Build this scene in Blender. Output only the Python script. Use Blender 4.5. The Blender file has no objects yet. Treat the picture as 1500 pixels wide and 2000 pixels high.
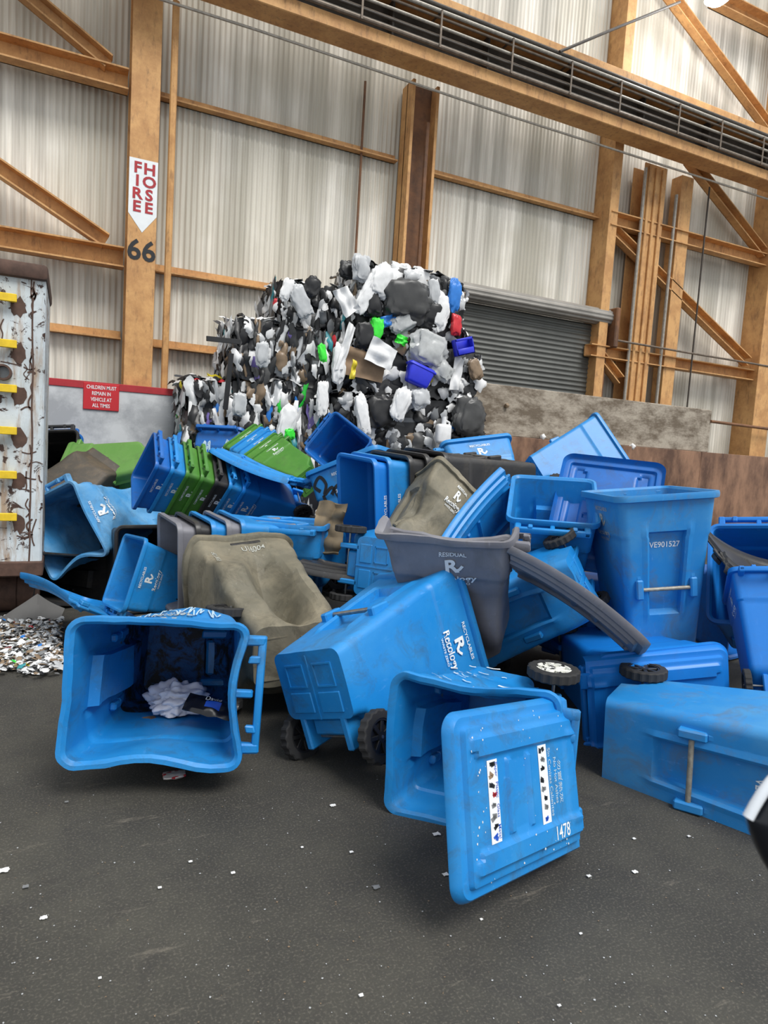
import bpy, bmesh, math, random
from mathutils import Vector, Matrix, noise as mnoise

# ------------------------------------------------------------------ camera, light, exposure
scene = bpy.context.scene
COL = scene.collection
FPX, CAM_H = 1300.0, 1.54
PITCH, ROLL, YAW = math.radians(5.18), math.radians(3.58), math.radians(25.48)
def _rows():
    B = Matrix(((1, 0, 0), (0, 0, -1), (0, 1, 0)))
    Ry = Matrix.Rotation(YAW, 3, 'Z')
    Rx = Matrix(((1, 0, 0), (0, math.cos(PITCH), -math.sin(PITCH)), (0, math.sin(PITCH), math.cos(PITCH))))
    Rz = Matrix(((math.cos(ROLL), -math.sin(ROLL), 0), (math.sin(ROLL), math.cos(ROLL), 0), (0, 0, 1)))
    return Rz @ Rx @ B @ Ry
RW = _rows()                       # world -> (right, down, forward)
CAM = Vector((0, 0, CAM_H))
cd = bpy.data.cameras.new('camera')
cd.sensor_fit = 'AUTO'; cd.sensor_width = 36.0; cd.lens = FPX / 2000 * 36
cd.clip_start = 0.05; cd.clip_end = 200
cd.dof.use_dof = True; cd.dof.focus_distance = 4.0; cd.dof.aperture_fstop = 6.5
cam = bpy.data.objects.new('camera', cd); COL.objects.link(cam)
Rt = RW.transposed()
cam.matrix_world = Matrix.Translation(CAM) @ Matrix((
    (Rt[0][0], -Rt[0][1], -Rt[0][2]), (Rt[1][0], -Rt[1][1], -Rt[1][2]), (Rt[2][0], -Rt[2][1], -Rt[2][2]))).to_4x4()
scene.camera = cam

def ray(px, py): return Rt @ Vector(((px - 750) / FPX, (py - 1000) / FPX, 1.0))
def at(px, py, y):                 # the point of the vertical plane y = const seen at a place of the photograph
    d = ray(px, py); return CAM + d * (y / d.y)
def on_floor(px, py, z=0.0):
    d = ray(px, py); return CAM + d * ((z - CAM_H) / d.z)
def away(px, py, Z): return CAM + ray(px, py) * Z

w = bpy.data.worlds.new('sky'); scene.world = w; w.use_nodes = True
w.node_tree.nodes['Background'].inputs[0].default_value = (0.93, 0.97, 1.0, 1)
w.node_tree.nodes['Background'].inputs[1].default_value = 0.84
sd = bpy.data.lights.new('sun', 'SUN'); sd.energy = 3.1; sd.angle = math.radians(28); sd.color = (1, 0.98, 0.94)
sun = bpy.data.objects.new('sun', sd); COL.objects.link(sun)
sun.rotation_euler = Vector((-0.20, 0.64, -1.0)).to_track_quat('-Z', 'Y').to_euler()
scene.view_settings.view_transform = 'Standard'; scene.view_settings.look = 'None'
scene.view_settings.exposure = 0.06; scene.view_settings.gamma = 1.0
scene.view_settings.use_curve_mapping = False

# ------------------------------------------------------------------ materials
def lin(c): return tuple((x / 12.92 if x <= 0.04045 else ((x + 0.055) / 1.055) ** 2.4) for x in [v / 255 for v in c])
class N:
    def __init__(s, name):
        s.m = bpy.data.materials.new(name); s.m.use_nodes = True
        s.t = s.m.node_tree; s.b = s.t.nodes['Principled BSDF']
        s.tc = s.t.nodes.new('ShaderNodeTexCoord')
    def noise(s, scale, detail=4, rough=0.6, coord='Object', stretch=None, dist=0.0):
        n = s.t.nodes.new('ShaderNodeTexNoise'); n.inputs['Scale'].default_value = scale
        n.inputs['Detail'].default_value = detail; n.inputs['Roughness'].default_value = rough
        n.inputs['Distortion'].default_value = dist
        src = s.tc.outputs[coord]
        if stretch:
            mp = s.t.nodes.new('ShaderNodeMapping'); mp.inputs['Scale'].default_value = stretch
            s.t.links.new(src, mp.inputs[0]); src = mp.outputs[0]
        s.t.links.new(src, n.inputs['Vector']); return n.outputs['Fac']
    def ramp(s, fac, a, b):
        r = s.t.nodes.new('ShaderNodeMapRange'); r.inputs[1].default_value = a; r.inputs[2].default_value = b
        s.t.links.new(fac, r.inputs[0]); return r.outputs[0]
    def mul(s, a, k):
        r = s.t.nodes.new('ShaderNodeMath'); r.operation = 'MULTIPLY'
        s.t.links.new(a, r.inputs[0])
        if isinstance(k, float): r.inputs[1].default_value = k
        else: s.t.links.new(k, r.inputs[1])
        return r.outputs[0]
    def mix(s, fac, a, b):
        n = s.t.nodes.new('ShaderNodeMix'); n.data_type = 'RGBA'
        s.t.links.new(fac, n.inputs[0])
        for i, v in ((6, a), (7, b)):
            if isinstance(v, tuple): n.inputs[i].default_value = (*v, 1)
            else: s.t.links.new(v, n.inputs[i])
        return n.outputs[2]
    def color(s, v):
        if isinstance(v, tuple): s.b.inputs['Base Color'].default_value = (*v, 1)
        else: s.t.links.new(v, s.b.inputs['Base Color'])
    def bump(s, fac, strength=0.2, dist=0.01):
        n = s.t.nodes.new('ShaderNodeBump'); n.inputs['Strength'].default_value = strength; n.inputs['Distance'].default_value = dist
        s.t.links.new(fac, n.inputs['Height']); s.t.links.new(n.outputs[0], s.b.inputs['Normal'])
    def rough(s, v, metal=0.0):
        s.b.inputs['Roughness'].default_value = v; s.b.inputs['Metallic'].default_value = metal
        return s

def plastic(name, rgb, pale=None, dirt=(70, 68, 62), dirt_amt=0.35, pale_amt=0.4, rough=0.42):
    n = N(name); c = lin(rgb)
    pale = lin(pale) if pale else tuple(min(1, x * 1.35 + 0.02) for x in c)
    col = n.mix(n.mul(n.ramp(n.noise(2.6, 5, 0.65), 0.42, 0.64), pale_amt), c, pale)
    col = n.mix(n.mul(n.ramp(n.noise(5.0, 9, 0.76, dist=0.8), 0.50, 0.66), dirt_amt), col, lin(dirt))
    col = n.mix(n.mul(n.ramp(n.noise(5.0, 8, 0.75, stretch=(9, 9, 2)), 0.60, 0.68), pale_amt * 0.8), col, tuple(min(1, x * 1.2 + 0.12) for x in c))
    n.color(col); n.bump(n.noise(160, 3), 0.12, 0.002); n.rough(rough)
    return n.m
def flat(name, rgb, rough=0.6, metal=0.0, var=0.18, scale=9.0):
    n = N(name); c = lin(rgb)
    n.color(n.mix(n.ramp(n.noise(scale, 5), 0.3, 0.75), tuple(x * (1 - var) for x in c), tuple(min(1, x * (1 + var)) for x in c)))
    n.rough(rough, metal); return n.m

M = {}
M['blue'] = plastic('blue_plastic', (22, 126, 198), pale=(60, 146, 204), dirt=(62, 84, 98), dirt_amt=0.5)
M['bright'] = plastic('bright_blue_plastic', (14, 118, 204), dirt_amt=0.12, pale_amt=0.15)
M['faded'] = plastic('faded_blue_plastic', (66, 144, 202), pale=(120, 172, 210), pale_amt=0.7, rough=0.5)
M['grimy'] = plastic('grimy_blue_plastic', (32, 130, 200), pale=(84, 152, 196), dirt=(104, 98, 82), dirt_amt=0.45, pale_amt=0.5, rough=0.5)
M['deep'] = plastic('deep_blue_plastic', (12, 96, 176), dirt_amt=0.4, pale_amt=0.3)
M['green'] = plastic('green_plastic', (66, 124, 44), pale=(96, 148, 66))
M['pale_green'] = plastic('pale_green_plastic', (92, 140, 66), pale=(120, 160, 92))
M['black'] = plastic('black_plastic', (40, 40, 42), pale=(66, 64, 62), dirt=(84, 78, 68), dirt_amt=0.4)
M['grey'] = plastic('grey_plastic', (114, 114, 122), pale=(142, 142, 146), dirt=(96, 92, 86), dirt_amt=0.4, rough=0.5)
M['olive'] = plastic('dusty_olive_plastic', (104, 100, 86), pale=(150, 140, 118), dirt=(62, 58, 48), dirt_amt=0.6, pale_amt=0.6, rough=0.65)
M['brown'] = plastic('dusty_brown_plastic', (64, 58, 50), pale=(92, 84, 72), dirt=(110, 92, 70), dirt_amt=0.5, rough=0.6)
M['tan'] = plastic('tan_dirt_plastic', (122, 106, 82), pale=(150, 134, 108), dirt=(84, 74, 58), dirt_amt=0.6, rough=0.7)
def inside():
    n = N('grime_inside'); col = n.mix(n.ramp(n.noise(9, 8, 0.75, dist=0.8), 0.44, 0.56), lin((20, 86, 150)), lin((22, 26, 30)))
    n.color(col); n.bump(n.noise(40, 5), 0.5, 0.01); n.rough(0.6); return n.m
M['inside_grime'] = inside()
M['tyre'] = flat('tyre_rubber', (40, 40, 41), 0.8)
M['hub'] = flat('black_hub_plastic', (32, 32, 34), 0.5)
M['white_hub'] = (lambda n: (n.color(n.mix(n.ramp(n.noise(34, 4), 0.54, 0.58), lin((222, 222, 216)), lin((40, 40, 40)))), n.rough(0.6), n.m)[2])(N('paint_spattered_hub'))
M['steel'] = flat('galvanised_steel', (150, 150, 148), 0.35, 0.85, 0.3, 30)
M['rusty_bar'] = flat('weathered_steel_bar', (150, 145, 134), 0.5, 0.25, 0.35, 40)
M['ink'] = flat('white_ink', (226, 230, 232), 0.6, 0, 0.06)
M['worn_ink'] = flat('worn_white_ink', (170, 172, 166), 0.6, 0, 0.2, 60)
M['chalk'] = flat('pale_graffiti_paint', (170, 196, 214), 0.7, 0, 0.2, 60)
M['black_ink'] = flat('black_graffiti_paint', (24, 28, 34), 0.6)
M['scuff'] = flat('white_scuffed_plastic', (206, 214, 220), 0.7, 0, 0.15, 60)
def wallmat():
    n = N('corrugated_sheet')
    col = n.mix(n.ramp(n.noise(1.0, 3, 0.6, stretch=(2.4, 1, 0.12)), 0.40, 0.60), lin((188, 184, 173)), lin((238, 233, 222)))
    col = n.mix(n.mul(n.ramp(n.noise(1.0, 4, 0.7, stretch=(9, 1, 0.25)), 0.46, 0.62), 0.4), col, lin((146, 138, 128)))
    col = n.mix(n.mul(n.ramp(n.noise(0.45, 3), 0.48, 0.6), 0.4), col, lin((176, 168, 148)))
    n.color(col); n.rough(0.55); return n.m
M['wall'] = wallmat()
def ochre(name, rgb, dark):
    n = N(name); c = lin(rgb)
    col = n.mix(n.ramp(n.noise(2.2, 7, 0.75), 0.42, 0.6), c, lin(dark))
    col = n.mix(n.mul(n.ramp(n.noise(14, 6, 0.7, stretch=(1, 1, 0.3)), 0.53, 0.66), 0.5), col, lin((116, 84, 58)))
    n.color(col); n.rough(0.65); return n.m
M['ochre'] = ochre('ochre_steel_paint', (206, 158, 102), (182, 134, 84))
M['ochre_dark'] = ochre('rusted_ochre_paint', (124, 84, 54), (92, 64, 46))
M['pipe'] = flat('dusty_pipe', (112, 100, 88), 0.55, 0.3, 0.35, 12)
M['pipe_dark'] = flat('dark_pipe', (66, 60, 54), 0.6, 0.2, 0.35, 12)
M['pipe_pale'] = flat('pale_conduit', (158, 152, 142), 0.5, 0.3, 0.25, 20)
M['girder_web'] = flat('dusty_girder_web', (70, 66, 60), 0.7, 0, 0.4, 6)
def floormat():
    n = N('worn_asphalt')
    col = n.mix(n.ramp(n.noise(0.7, 6, 0.65), 0.38, 0.62), lin((48, 47, 44)), lin((70, 68, 61)))
    col = n.mix(n.mul(n.ramp(n.noise(3.0, 8, 0.75, dist=1.0), 0.50, 0.64), 0.5), col, lin((46, 44, 43)))
    col = n.mix(n.mul(n.ramp(n.noise(120, 3, 0.6), 0.52, 0.68), 0.4), col, lin((120, 114, 104)))
    col = n.mix(n.mul(n.ramp(n.noise(1.6, 7, 0.8, stretch=(1, 5, 1)), 0.6, 0.66), 0.35), col, lin((132, 124, 112)))
    n.color(col); n.bump(n.noise(90, 5, 0.7), 0.35, 0.006); n.rough(0.72); return n.m
M['floor'] = floormat()
M['push'] = (lambda n: (n.color(n.mix(n.ramp(n.noise(2.2, 6, 0.65), 0.40, 0.6), lin((160, 162, 166)), lin((200, 202, 204)))), n.rough(0.5), n.m)[2])(N('grey_steel_plate'))
M['red'] = flat('red_paint', (168, 40, 48), 0.6, 0, 0.15)
M['sign_red'] = flat('sign_red', (190, 34, 44), 0.5, 0, 0.05)
M['concrete'] = (lambda n: (n.color(n.mix(n.ramp(n.noise(2.0, 8, 0.75, stretch=(1, 1, 2)), 0.42, 0.6), lin((104, 92, 78)), lin((166, 156, 142)))), n.bump(n.noise(12, 6, 0.7), 0.5, 0.02), n.rough(0.85), n.m)[3])(N('stained_concrete'))
M['brown_steel'] = (lambda n: (n.color(n.mix(n.ramp(n.noise(1.6, 8, 0.7, stretch=(1, 1, 0.4)), 0.4, 0.6), lin((84, 58, 44)), lin((148, 112, 88)))), n.rough(0.55), n.m)[2])(N('rusty_brown_plate'))
M['door'] = flat('dark_grey_door_slats', (92, 93, 90), 0.45, 0.3, 0.15, 3)
M['hood'] = flat('pale_grey_hood', (146, 142, 136), 0.45, 0.4, 0.2, 3)
def container():
    n = N('rust_streaked_white_paint')
    col = n.mix(n.ramp(n.noise(2.2, 5), 0.4, 0.7), lin((206, 214, 218)), lin((168, 176, 178)))
    col = n.mix(n.mul(n.ramp(n.noise(4, 7, 0.7, stretch=(2.5, 1, 0.35)), 0.48, 0.62), 0.8), col, lin((150, 118, 84)))
    col = n.mix(n.ramp(n.noise(7, 8, 0.72, dist=0.9), 0.565, 0.59), col, lin((62, 42, 34)))
    n.color(col); n.bump(n.noise(7, 8, 0.72, dist=0.9), 0.3, 0.01); n.rough(0.6); return n.m
M['container'] = container()
M['rust'] = flat('brown_rust', (84, 62, 52), 0.8, 0, 0.35, 14)
M['yellow'] = flat('yellow_paint', (226, 190, 36), 0.6, 0, 0.15, 20)
M['sheet'] = flat('grey_rubber_sheet', (92, 91, 90), 0.8, 0, 0.15, 6)
M['lamp'] = (lambda n: (n.b.inputs['Emission Color'].__setattr__('default_value', (0.95, 1, 1, 1)), n.b.inputs['Emission Strength'].__setattr__('default_value', 9.0), n.m)[2])(N('lit_lamp'))
PAL = [('white_film', (226, 226, 226)), ('pale_film', (182, 184, 186)), ('black_film', (32, 32, 34)), ('charcoal_film', (66, 66, 66)),
       ('tan_film', (132, 112, 90)), ('blue_film', (40, 120, 205)), ('green_film', (40, 190, 60)), ('red_film', (200, 40, 50)),
       ('teal_film', (50, 140, 150)), ('yellow_film', (215, 195, 50)), ('purple_film', (110, 96, 160)), ('grey_film', (120, 122, 124))]
for k, c in PAL: M[k] = flat(k, c, 0.4, 0, 0.12, 12)
M['royal'] = flat('royal_blue_tub', (36, 48, 200), 0.4, 0, 0.1)
M['lime'] = flat('lime_green_bag', (60, 224, 60), 0.45, 0, 0.15, 14)
M['clear'] = flat('cloudy_grey_film', (176, 178, 178), 0.25, 0, 0.15, 14)
M['card'] = flat('brown_cardboard', (140, 116, 92), 0.8, 0, 0.15, 8)
M['cloth'] = flat('white_crumpled_bag', (216, 216, 224), 0.6, 0, 0.05)
M['packet'] = flat('black_foil_packet', (20, 21, 26), 0.3)
M['label_blue'] = flat('blue_label', (36, 84, 190), 0.4)
M['mirror_black'] = flat('glossy_black_shell', (14, 18, 26), 0.25)
M['mirror_white'] = flat('white_mirror_cap', (226, 232, 240), 0.3, 0, 0.03)
M['can'] = flat('crushed_can_metal', (206, 200, 200), 0.35, 0.3, 0.2, 30)

# ------------------------------------------------------------------ building helpers
def bm_obj(name, bm, mats, parent=None, ang=32, deform=None):
    if deform:
        for v in bm.verts: v.co = deform(v.co)
    bmesh.ops.recalc_face_normals(bm, faces=bm.faces)
    me = bpy.data.meshes.new(name); bm.to_mesh(me); bm.free()
    if not isinstance(mats, (list, tuple)): mats = [mats]
    for m in mats: me.materials.append(M[m] if isinstance(m, str) else m)
    me.shade_smooth(); me.set_sharp_from_angle(angle=math.radians(ang))
    o = bpy.data.objects.new(name, me); COL.objects.link(o)
    if parent: o.parent = parent
    return o
def tag(o, label=None, cat=None, group=None, kind=None):
    if label: o['label'] = label
    if cat: o['category'] = cat
    if group: o['group'] = group
    if kind: o['kind'] = kind
    return o
def empty(name, mat=None):
    o = bpy.data.objects.new(name, None); o.empty_display_size = 0.1; COL.objects.link(o)
    if mat is not None: o.matrix_world = mat
    return o
def box(bm, lo, hi, bev=0.0, mat=0, M4=None, seg=1):
    vs = [bm.verts.new((x, y, z)) for z in (lo[2], hi[2]) for y in (lo[1], hi[1]) for x in (lo[0], hi[0])]
    fs = [bm.faces.new([vs[i] for i in q]) for q in ((0, 2, 3, 1), (4, 5, 7, 6), (0, 1, 5, 4), (2, 6, 7, 3), (0, 4, 6, 2), (1, 3, 7, 5))]
    for f in fs: f.material_index = mat
    out = vs
    if bev > 0:
        es = list({e for f in fs for e in f.edges})
        r = bmesh.ops.bevel(bm, geom=es, offset=bev, segments=seg, profile=0.5, affect='EDGES')
        out = list({v for f in r['faces'] for v in f.verts} | {v for v in vs if v.is_valid})
        for f in r['faces']: f.material_index = mat
    if M4 is not None:
        for v in out: v.co = M4 @ v.co
    return out
def frame_from(p, q, up=Vector((0, -1, 0))):
    """matrix whose X runs p->q and whose Y points to `up` as far as possible"""
    x = (q - p).normalized(); y = (up - x * up.dot(x)).normalized(); z = x.cross(y)
    return Matrix(((x.x, y.x, z.x, p.x), (x.y, y.y, z.y, p.y), (x.z, y.z, z.z, p.z), (0, 0, 0, 1)))
def tube(bm, pts, r, seg=10, mat=0, caps=True):
    rings = []
    for i, p in enumerate(pts):
        a = pts[max(0, i - 1)]; b = pts[min(len(pts) - 1, i + 1)]
        t = (b - a).normalized(); u = t.orthogonal().normalized() if abs(t.z) > 0.95 else t.cross(Vector((0, 0, 1))).normalized(); v = t.cross(u)
        rings.append([bm.verts.new(p + (u * math.cos(k * math.tau / seg) + v * math.sin(k * math.tau / seg)) * r) for k in range(seg)])
    for A, B in zip(rings, rings[1:]):
        for k in range(seg):
            bm.faces.new((A[k], A[(k + 1) % seg], B[(k + 1) % seg], B[k])).material_index = mat
    if caps:
        bm.faces.new(rings[0][::-1]).material_index = mat; bm.faces.new(rings[-1]).material_index = mat
def grid(bm, nu, nv, fn, mat=0, closed=False):
    V = [[bm.verts.new(fn(i / nu, j / nv)) for j in range(nv + 1)] for i in range(nu + 1)]
    for i in range(nu):
        for j in range(nv):
            bm.faces.new((V[i][j], V[i + 1][j], V[i + 1][j + 1], V[i][j + 1])).material_index = mat
    return V
def sheet(bm, nu, nv, fn, th, mat=0):
    """a thin solid sheet following fn"""
    b2 = bmesh.new(); grid(b2, nu, nv, fn, mat)
    bmesh.ops.recalc_face_normals(b2, faces=b2.faces)
    bmesh.ops.solidify(b2, geom=list(b2.faces), thickness=th)
    merge(bm, b2)
def merge(bm, b2, fn=None):
    me = bpy.data.meshes.new('tmp'); b2.to_mesh(me); b2.free()
    n0 = len(bm.verts); bm.from_mesh(me); bpy.data.meshes.remove(me)
    if fn:
        bm.verts.ensure_lookup_table()
        for v in bm.verts[n0:]: v.co = fn(v.co)
_tc = {}
def glyphs(s, bold=0.0):
    key = (s, bold)
    if key not in _tc:
        cu = bpy.data.curves.new('tmp_text', 'FONT'); cu.body = s; cu.align_x = 'CENTER'; cu.align_y = 'CENTER'
        cu.offset = bold; cu.resolution_u = 3; cu.size = 1.0
        o = bpy.data.objects.new('tmp_text', cu); COL.objects.link(o)
        me = bpy.data.meshes.new_from_object(o)
        _tc[key] = ([v.co.copy() for v in me.vertices], [tuple(p.vertices) for p in me.polygons])
        bpy.data.objects.remove(o); bpy.data.curves.remove(cu); bpy.data.meshes.remove(me)
    return _tc[key]
def text(bm, s, size, fn, bold=0.0, sx=1.0, mat=0, shear=0.0):
    vs, fs = glyphs(s, bold)
    V = [bm.verts.new(fn(v.x * size * sx + shear * v.y * size, v.y * size)) for v in vs]
    for f in fs:
        try: bm.faces.new([V[i] for i in f]).material_index = mat
        except ValueError: pass
def ribbon(bm, pts, wd, fn, mat=0, sub=4):
    P = []
    for i in range(len(pts) - 1):
        p0 = Vector(pts[max(i - 1, 0)]); p1 = Vector(pts[i]); p2 = Vector(pts[i + 1]); p3 = Vector(pts[min(i + 2, len(pts) - 1)])
        for k in range(sub):
            t = k / sub
            P.append(0.5 * ((2 * p1) + (p2 - p0) * t + (2 * p0 - 5 * p1 + 4 * p2 - p3) * t * t + (3 * p1 - p0 - 3 * p2 + p3) * t ** 3))
    P.append(Vector(pts[-1])); prev = None
    for i, p in enumerate(P):
        t = (P[min(i + 1, len(P) - 1)] - P[max(i - 1, 0)]).normalized(); n = Vector((-t.y, t.x)) * wd / 2
        a, b = bm.verts.new(fn(*(p + n))), bm.verts.new(fn(*(p - n)))
        if prev: bm.faces.new((prev[0], a, b, prev[1])).material_index = mat
        prev = (a, b)
_O1, _O2 = Vector((17.31, 5.27, 9.13)), Vector((3.71, 21.9, 13.37))
def nvec(p): return Vector((mnoise.noise(p), mnoise.noise(p + _O1), mnoise.noise(p + _O2)))
def sstep(a, b, x):
    t = max(0.0, min(1.0, (x - a) / (b - a))); return t * t * (3 - 2 * t)

# ------------------------------------------------------------------ the wheeled cart
WT, YF, YB, CH = .29, -.36, .35, 1.0
WB, BF, BB = .22, -.21, .25
def cart_w(z): return WB + (WT - WB) * z + (.009 if z > .735 else 0.0)
def cart_f(z): return BF + (YF - BF) * z
def cart_b(z): return BB + (YB - BB) * z + (.009 if z > .735 else 0.0) - .13 * (1 - sstep(.06, .20, z))
FX = (-1, -.86, -.72, -.70, -.585, -.57, -.50, -.485, -.3, -.1, .1, .3, .485, .50, .57, .585, .70, .72, .86, 1)
BX = (-1, -.8, -.6, -.4, -.2, 0, .2, .4, .6, .8, 1)
SY = (-1, -.8, -.6, -.4, -.2, 0, .2, .4, .6, .8, 1)
ZL = (0, .012, .04, .08, .12, .16, .20, .235, .25, .265, .30, .34, .38, .42, .46, .50, .54, .58, .62, .66, .70, .728, .742,
      .755, .77, .79, .82, .85, .88, .91, .94, .958)
RECESS = [1.0]
def ring(z, off, zz=None):
    """one closed loop of points at height z, pushed outwards by off"""
    zz = z if zz is None else zz
    w_, yf, yb, r = cart_w(z) + off, cart_f(z) - off, cart_b(z) + off, max(.02, .050 + off - .006 * (1 - z))
    P = []
    rec = RECESS[0] * sstep(.238, .262, z) * (1 - sstep(.757, .768, z)); rib = RECESS[0] * sstep(.20, .225, z) * (1 - sstep(.785, .80, z))
    for t in FX:
        a = abs(t); y = yf
        if off > -.02:
            y += .042 * rec * (1 - sstep(.485, .50, a)) if a <= .5 else 0
            y -= .012 * rib * sstep(.50, .57, a) * (1 - sstep(.585, .70, a)) if .5 < a < .72 else 0
        P.append(Vector((t * (w_ - r), y, zz)))
    def arc(cx, cy, a0):
        for k in range(1, 6):
            a = a0 + k * math.pi / 2 / 6; P.append(Vector((cx + r * math.cos(a), cy + r * math.sin(a), zz)))
    arc(w_ - r, yf + r, -math.pi / 2)
    for t in SY:
        P.append(Vector((w_, (yf + yb) / 2 + t * ((yb - yf) / 2 - r), zz)))
    arc(w_ - r, yb - r, 0)
    for t in BX[::-1]: P.append(Vector((t * (w_ - r), yb, zz)))
    arc(-(w_ - r), yb - r, math.pi / 2)
    for t in SY[::-1]: P.append(Vector((-w_, (yf + yb) / 2 + t * ((yb - yf) / 2 - r), zz)))
    arc(-(w_ - r), yf + r, math.pi)
    return P
def cart_body(open_top=True, wheels=True):
    bm = bmesh.new()
    loops = [(z, 0.0, z) for z in ZL] + [(.96, .016, .958), (.97, .026, .962), (.985, .027, .985), (1.0, .022, 1.0), (1.0, .004, 1.0)]
    inner = [z for z in ZL if z >= .04][::-1]
    loops += [(.97, -.007, .985)] + [(z, -.009, z) for z in inner] + [(.03, -.009, .026)]
    R = [[bm.verts.new(p) for p in ring(z, off, zz)] for z, off, zz in loops]
    n = len(R[0]); no = len(ZL) + 5
    for i, (A, B) in enumerate(zip(R, R[1:])):
        for k in range(n):
            f = bm.faces.new((A[k], A[(k + 1) % n], B[(k + 1) % n], B[k]))
            if i >= no + len(inner) - 10: f.material_index = 1
    bm.faces.new(R[0][::-1]); bm.faces.new(R[-1]).material_index = 1
    # moulded bar brackets, bottom panels, wheel carriers
    for s in (-1, 1):
        yb_ = cart_f(.4)
        if not RECESS[0]: continue
        box(bm, (s * .168 - .022, yb_ - .034, .345), (s * .168 + .022, yb_ + .02, .47), .008)
        box(bm, (s * .168 - .018, yb_ - .014, .465), (s * .168 + .018, yb_ + .02, .56), .008)
    for s in (-1, 1):
        x0 = s * .095
        for q in (((-.062, -.15), (.062, -.142)), ((-.062, -.042), (.062, -.034)), ((-.062, -.15), (-.054, -.034)), ((.054, -.15), (.062, -.034))):
            box(bm, (x0 + q[0][0], q[0][1], -.006), (x0 + q[1][0], q[1][1], .004))
        box(bm, (x0 - .07, -.01, -.006), (x0 + .07, .09, .004), .004)
        if wheels:
            box(bm, (s * .135 - .02, .10, .0), (s * .135 + .02, .275, .16), .008)
    box(bm, (-.004, -.19, -.005), (.004, .12, .004))
    if wheels:
        box(bm, (-.10, .13, .03), (.10, .215, .12), .012)
    return bm
def cart_handle():
    bm = bmesh.new(); y0, y1 = YB - .005, YB + .105
    for x in (-.235, .235): box(bm, (x - .022, y0, .925), (x + .022, y1, .975), .008)
    box(bm, (-.016, y0, .93), (.016, y1 - .01, .97), .006)
    box(bm, (-.257, y1 - .034, .927), (.257, y1, .972), .012, seg=2)
    for x in (-.15, .15): box(bm, (x - .016, y1 - .045, .955), (x + .016, y1 - .005, .985), .005)
    return bm
def wheel_tyre(x0, x1, r=.125):
    bm = bmesh.new(); n = 72
    prof = [(x0, .66), (x0, .93), (x0 + .006, .985), (x1 - .006, .985), (x1, .93), (x1, .66)]
    R = []
    for k in range(n):
        a = k * math.tau / n; lug = 1.0 if (k // 2) % 2 else .95
        R.append([bm.verts.new((px, math.cos(a) * r * f * (lug if f > .9 else 1), math.sin(a) * r * f * (lug if f > .9 else 1))) for px, f in prof])
    for k in range(n):
        A, B = R[k], R[(k + 1) % n]
        for i in range(len(prof)):
            j = (i + 1) % len(prof); bm.faces.new((A[i], A[j], B[j], B[i]))
    return bm
def wheel_hub(x0, x1, r=.125):
    bm = bmesh.new(); c = (x0 + x1) / 2
    tube(bm, [Vector((x0 + .004, 0, 0)), Vector((x1 - .004, 0, 0))], r * .2, 16)
    tube(bm, [Vector((c - .005, 0, 0)), Vector((c + .005, 0, 0))], r * .68, 32)
    for k in range(7):
        a = k * math.tau / 7
        box(bm, (x0 + .006, r * .15, -.010), (x1 - .006, r * .69, .010), .002, M4=Matrix.Rotation(a, 4, 'X'))
    n = 40
    for (rr0, rr1) in ((.58, .68),):
        A = [bm.verts.new((x0 + .003, math.cos(k * math.tau / n) * r * rr0, math.sin(k * math.tau / n) * r * rr0)) for k in range(n)]
        B = [bm.verts.new((x0 + .003, math.cos(k * math.tau / n) * r * rr1, math.sin(k * math.tau / n) * r * rr1)) for k in range(n)]
        A2 = [bm.verts.new((x1 - .003, v.co.y, v.co.z)) for v in A]; B2 = [bm.verts.new((x1 - .003, v.co.y, v.co.z)) for v in B]
        for k in range(n):
            j = (k + 1) % n
            bm.faces.new((A[k], A[j], B[j], B[k])); bm.faces.new((A2[k], B2[k], B2[j], A2[j])); bm.faces.new((A[k], A2[k], A2[j], A[j]))
            bm.faces.new((B[k], B[j], B2[j], B2[k]))
    return bm
# the lid, drawn with its hinge on the x axis, its free edge at y = -.80 and its outside towards +z
LX, LY0, LY1, LR = .315, .02, -.80, .07
def lid_clamp(x, y):
    cx, cy = LX - LR, LY1 + LR
    if abs(x) > cx and y < cy:
        v = Vector((abs(x) - cx, cy - y)); m = max(v.x, v.y)
        if v.length > 1e-6: v = v.normalized() * m
        return math.copysign(cx + v.x, x), cy - v.y
    return x, y
def lid_edge(x, y): # distance from the rounded outline
    cx, cy = LX - LR, LY1 + LR
    if abs(x) > cx and y < cy: return LR - math.hypot(abs(x) - cx, cy - y)
    return min(LX - abs(x), y - LY1, (LY0 - y) + .03)
def lid_h(x, y):
    d = lid_edge(x, y)
    h = -.028 * (1 - sstep(-.004, .012, d)) + .010 * sstep(.012, .02, d) + .022 * sstep(.045, .06, d)
    a = abs(x)
    def bar(x0, x1, y0, y1, e=.008): return sstep(x0, x0 + e, a) * (1 - sstep(x1 - e, x1, a)) * sstep(y0, y0 + e, y) * (1 - sstep(y1 - e, y1, y))
    h += .016 * max(bar(.150, .232, -.70, .03), bar(.175, .232, -.725, -.6))
    h += .012 * bar(-.1, .135, -.515, -.475) + .012 * bar(-.1, .135, -.375, -.345) - .004 * bar(-.1, .135, -.475, -.375)
    h += .012 * sstep(-.09, -.07, y) * (1 - sstep(.17, .19, a)) * 0.6
    return h
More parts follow.
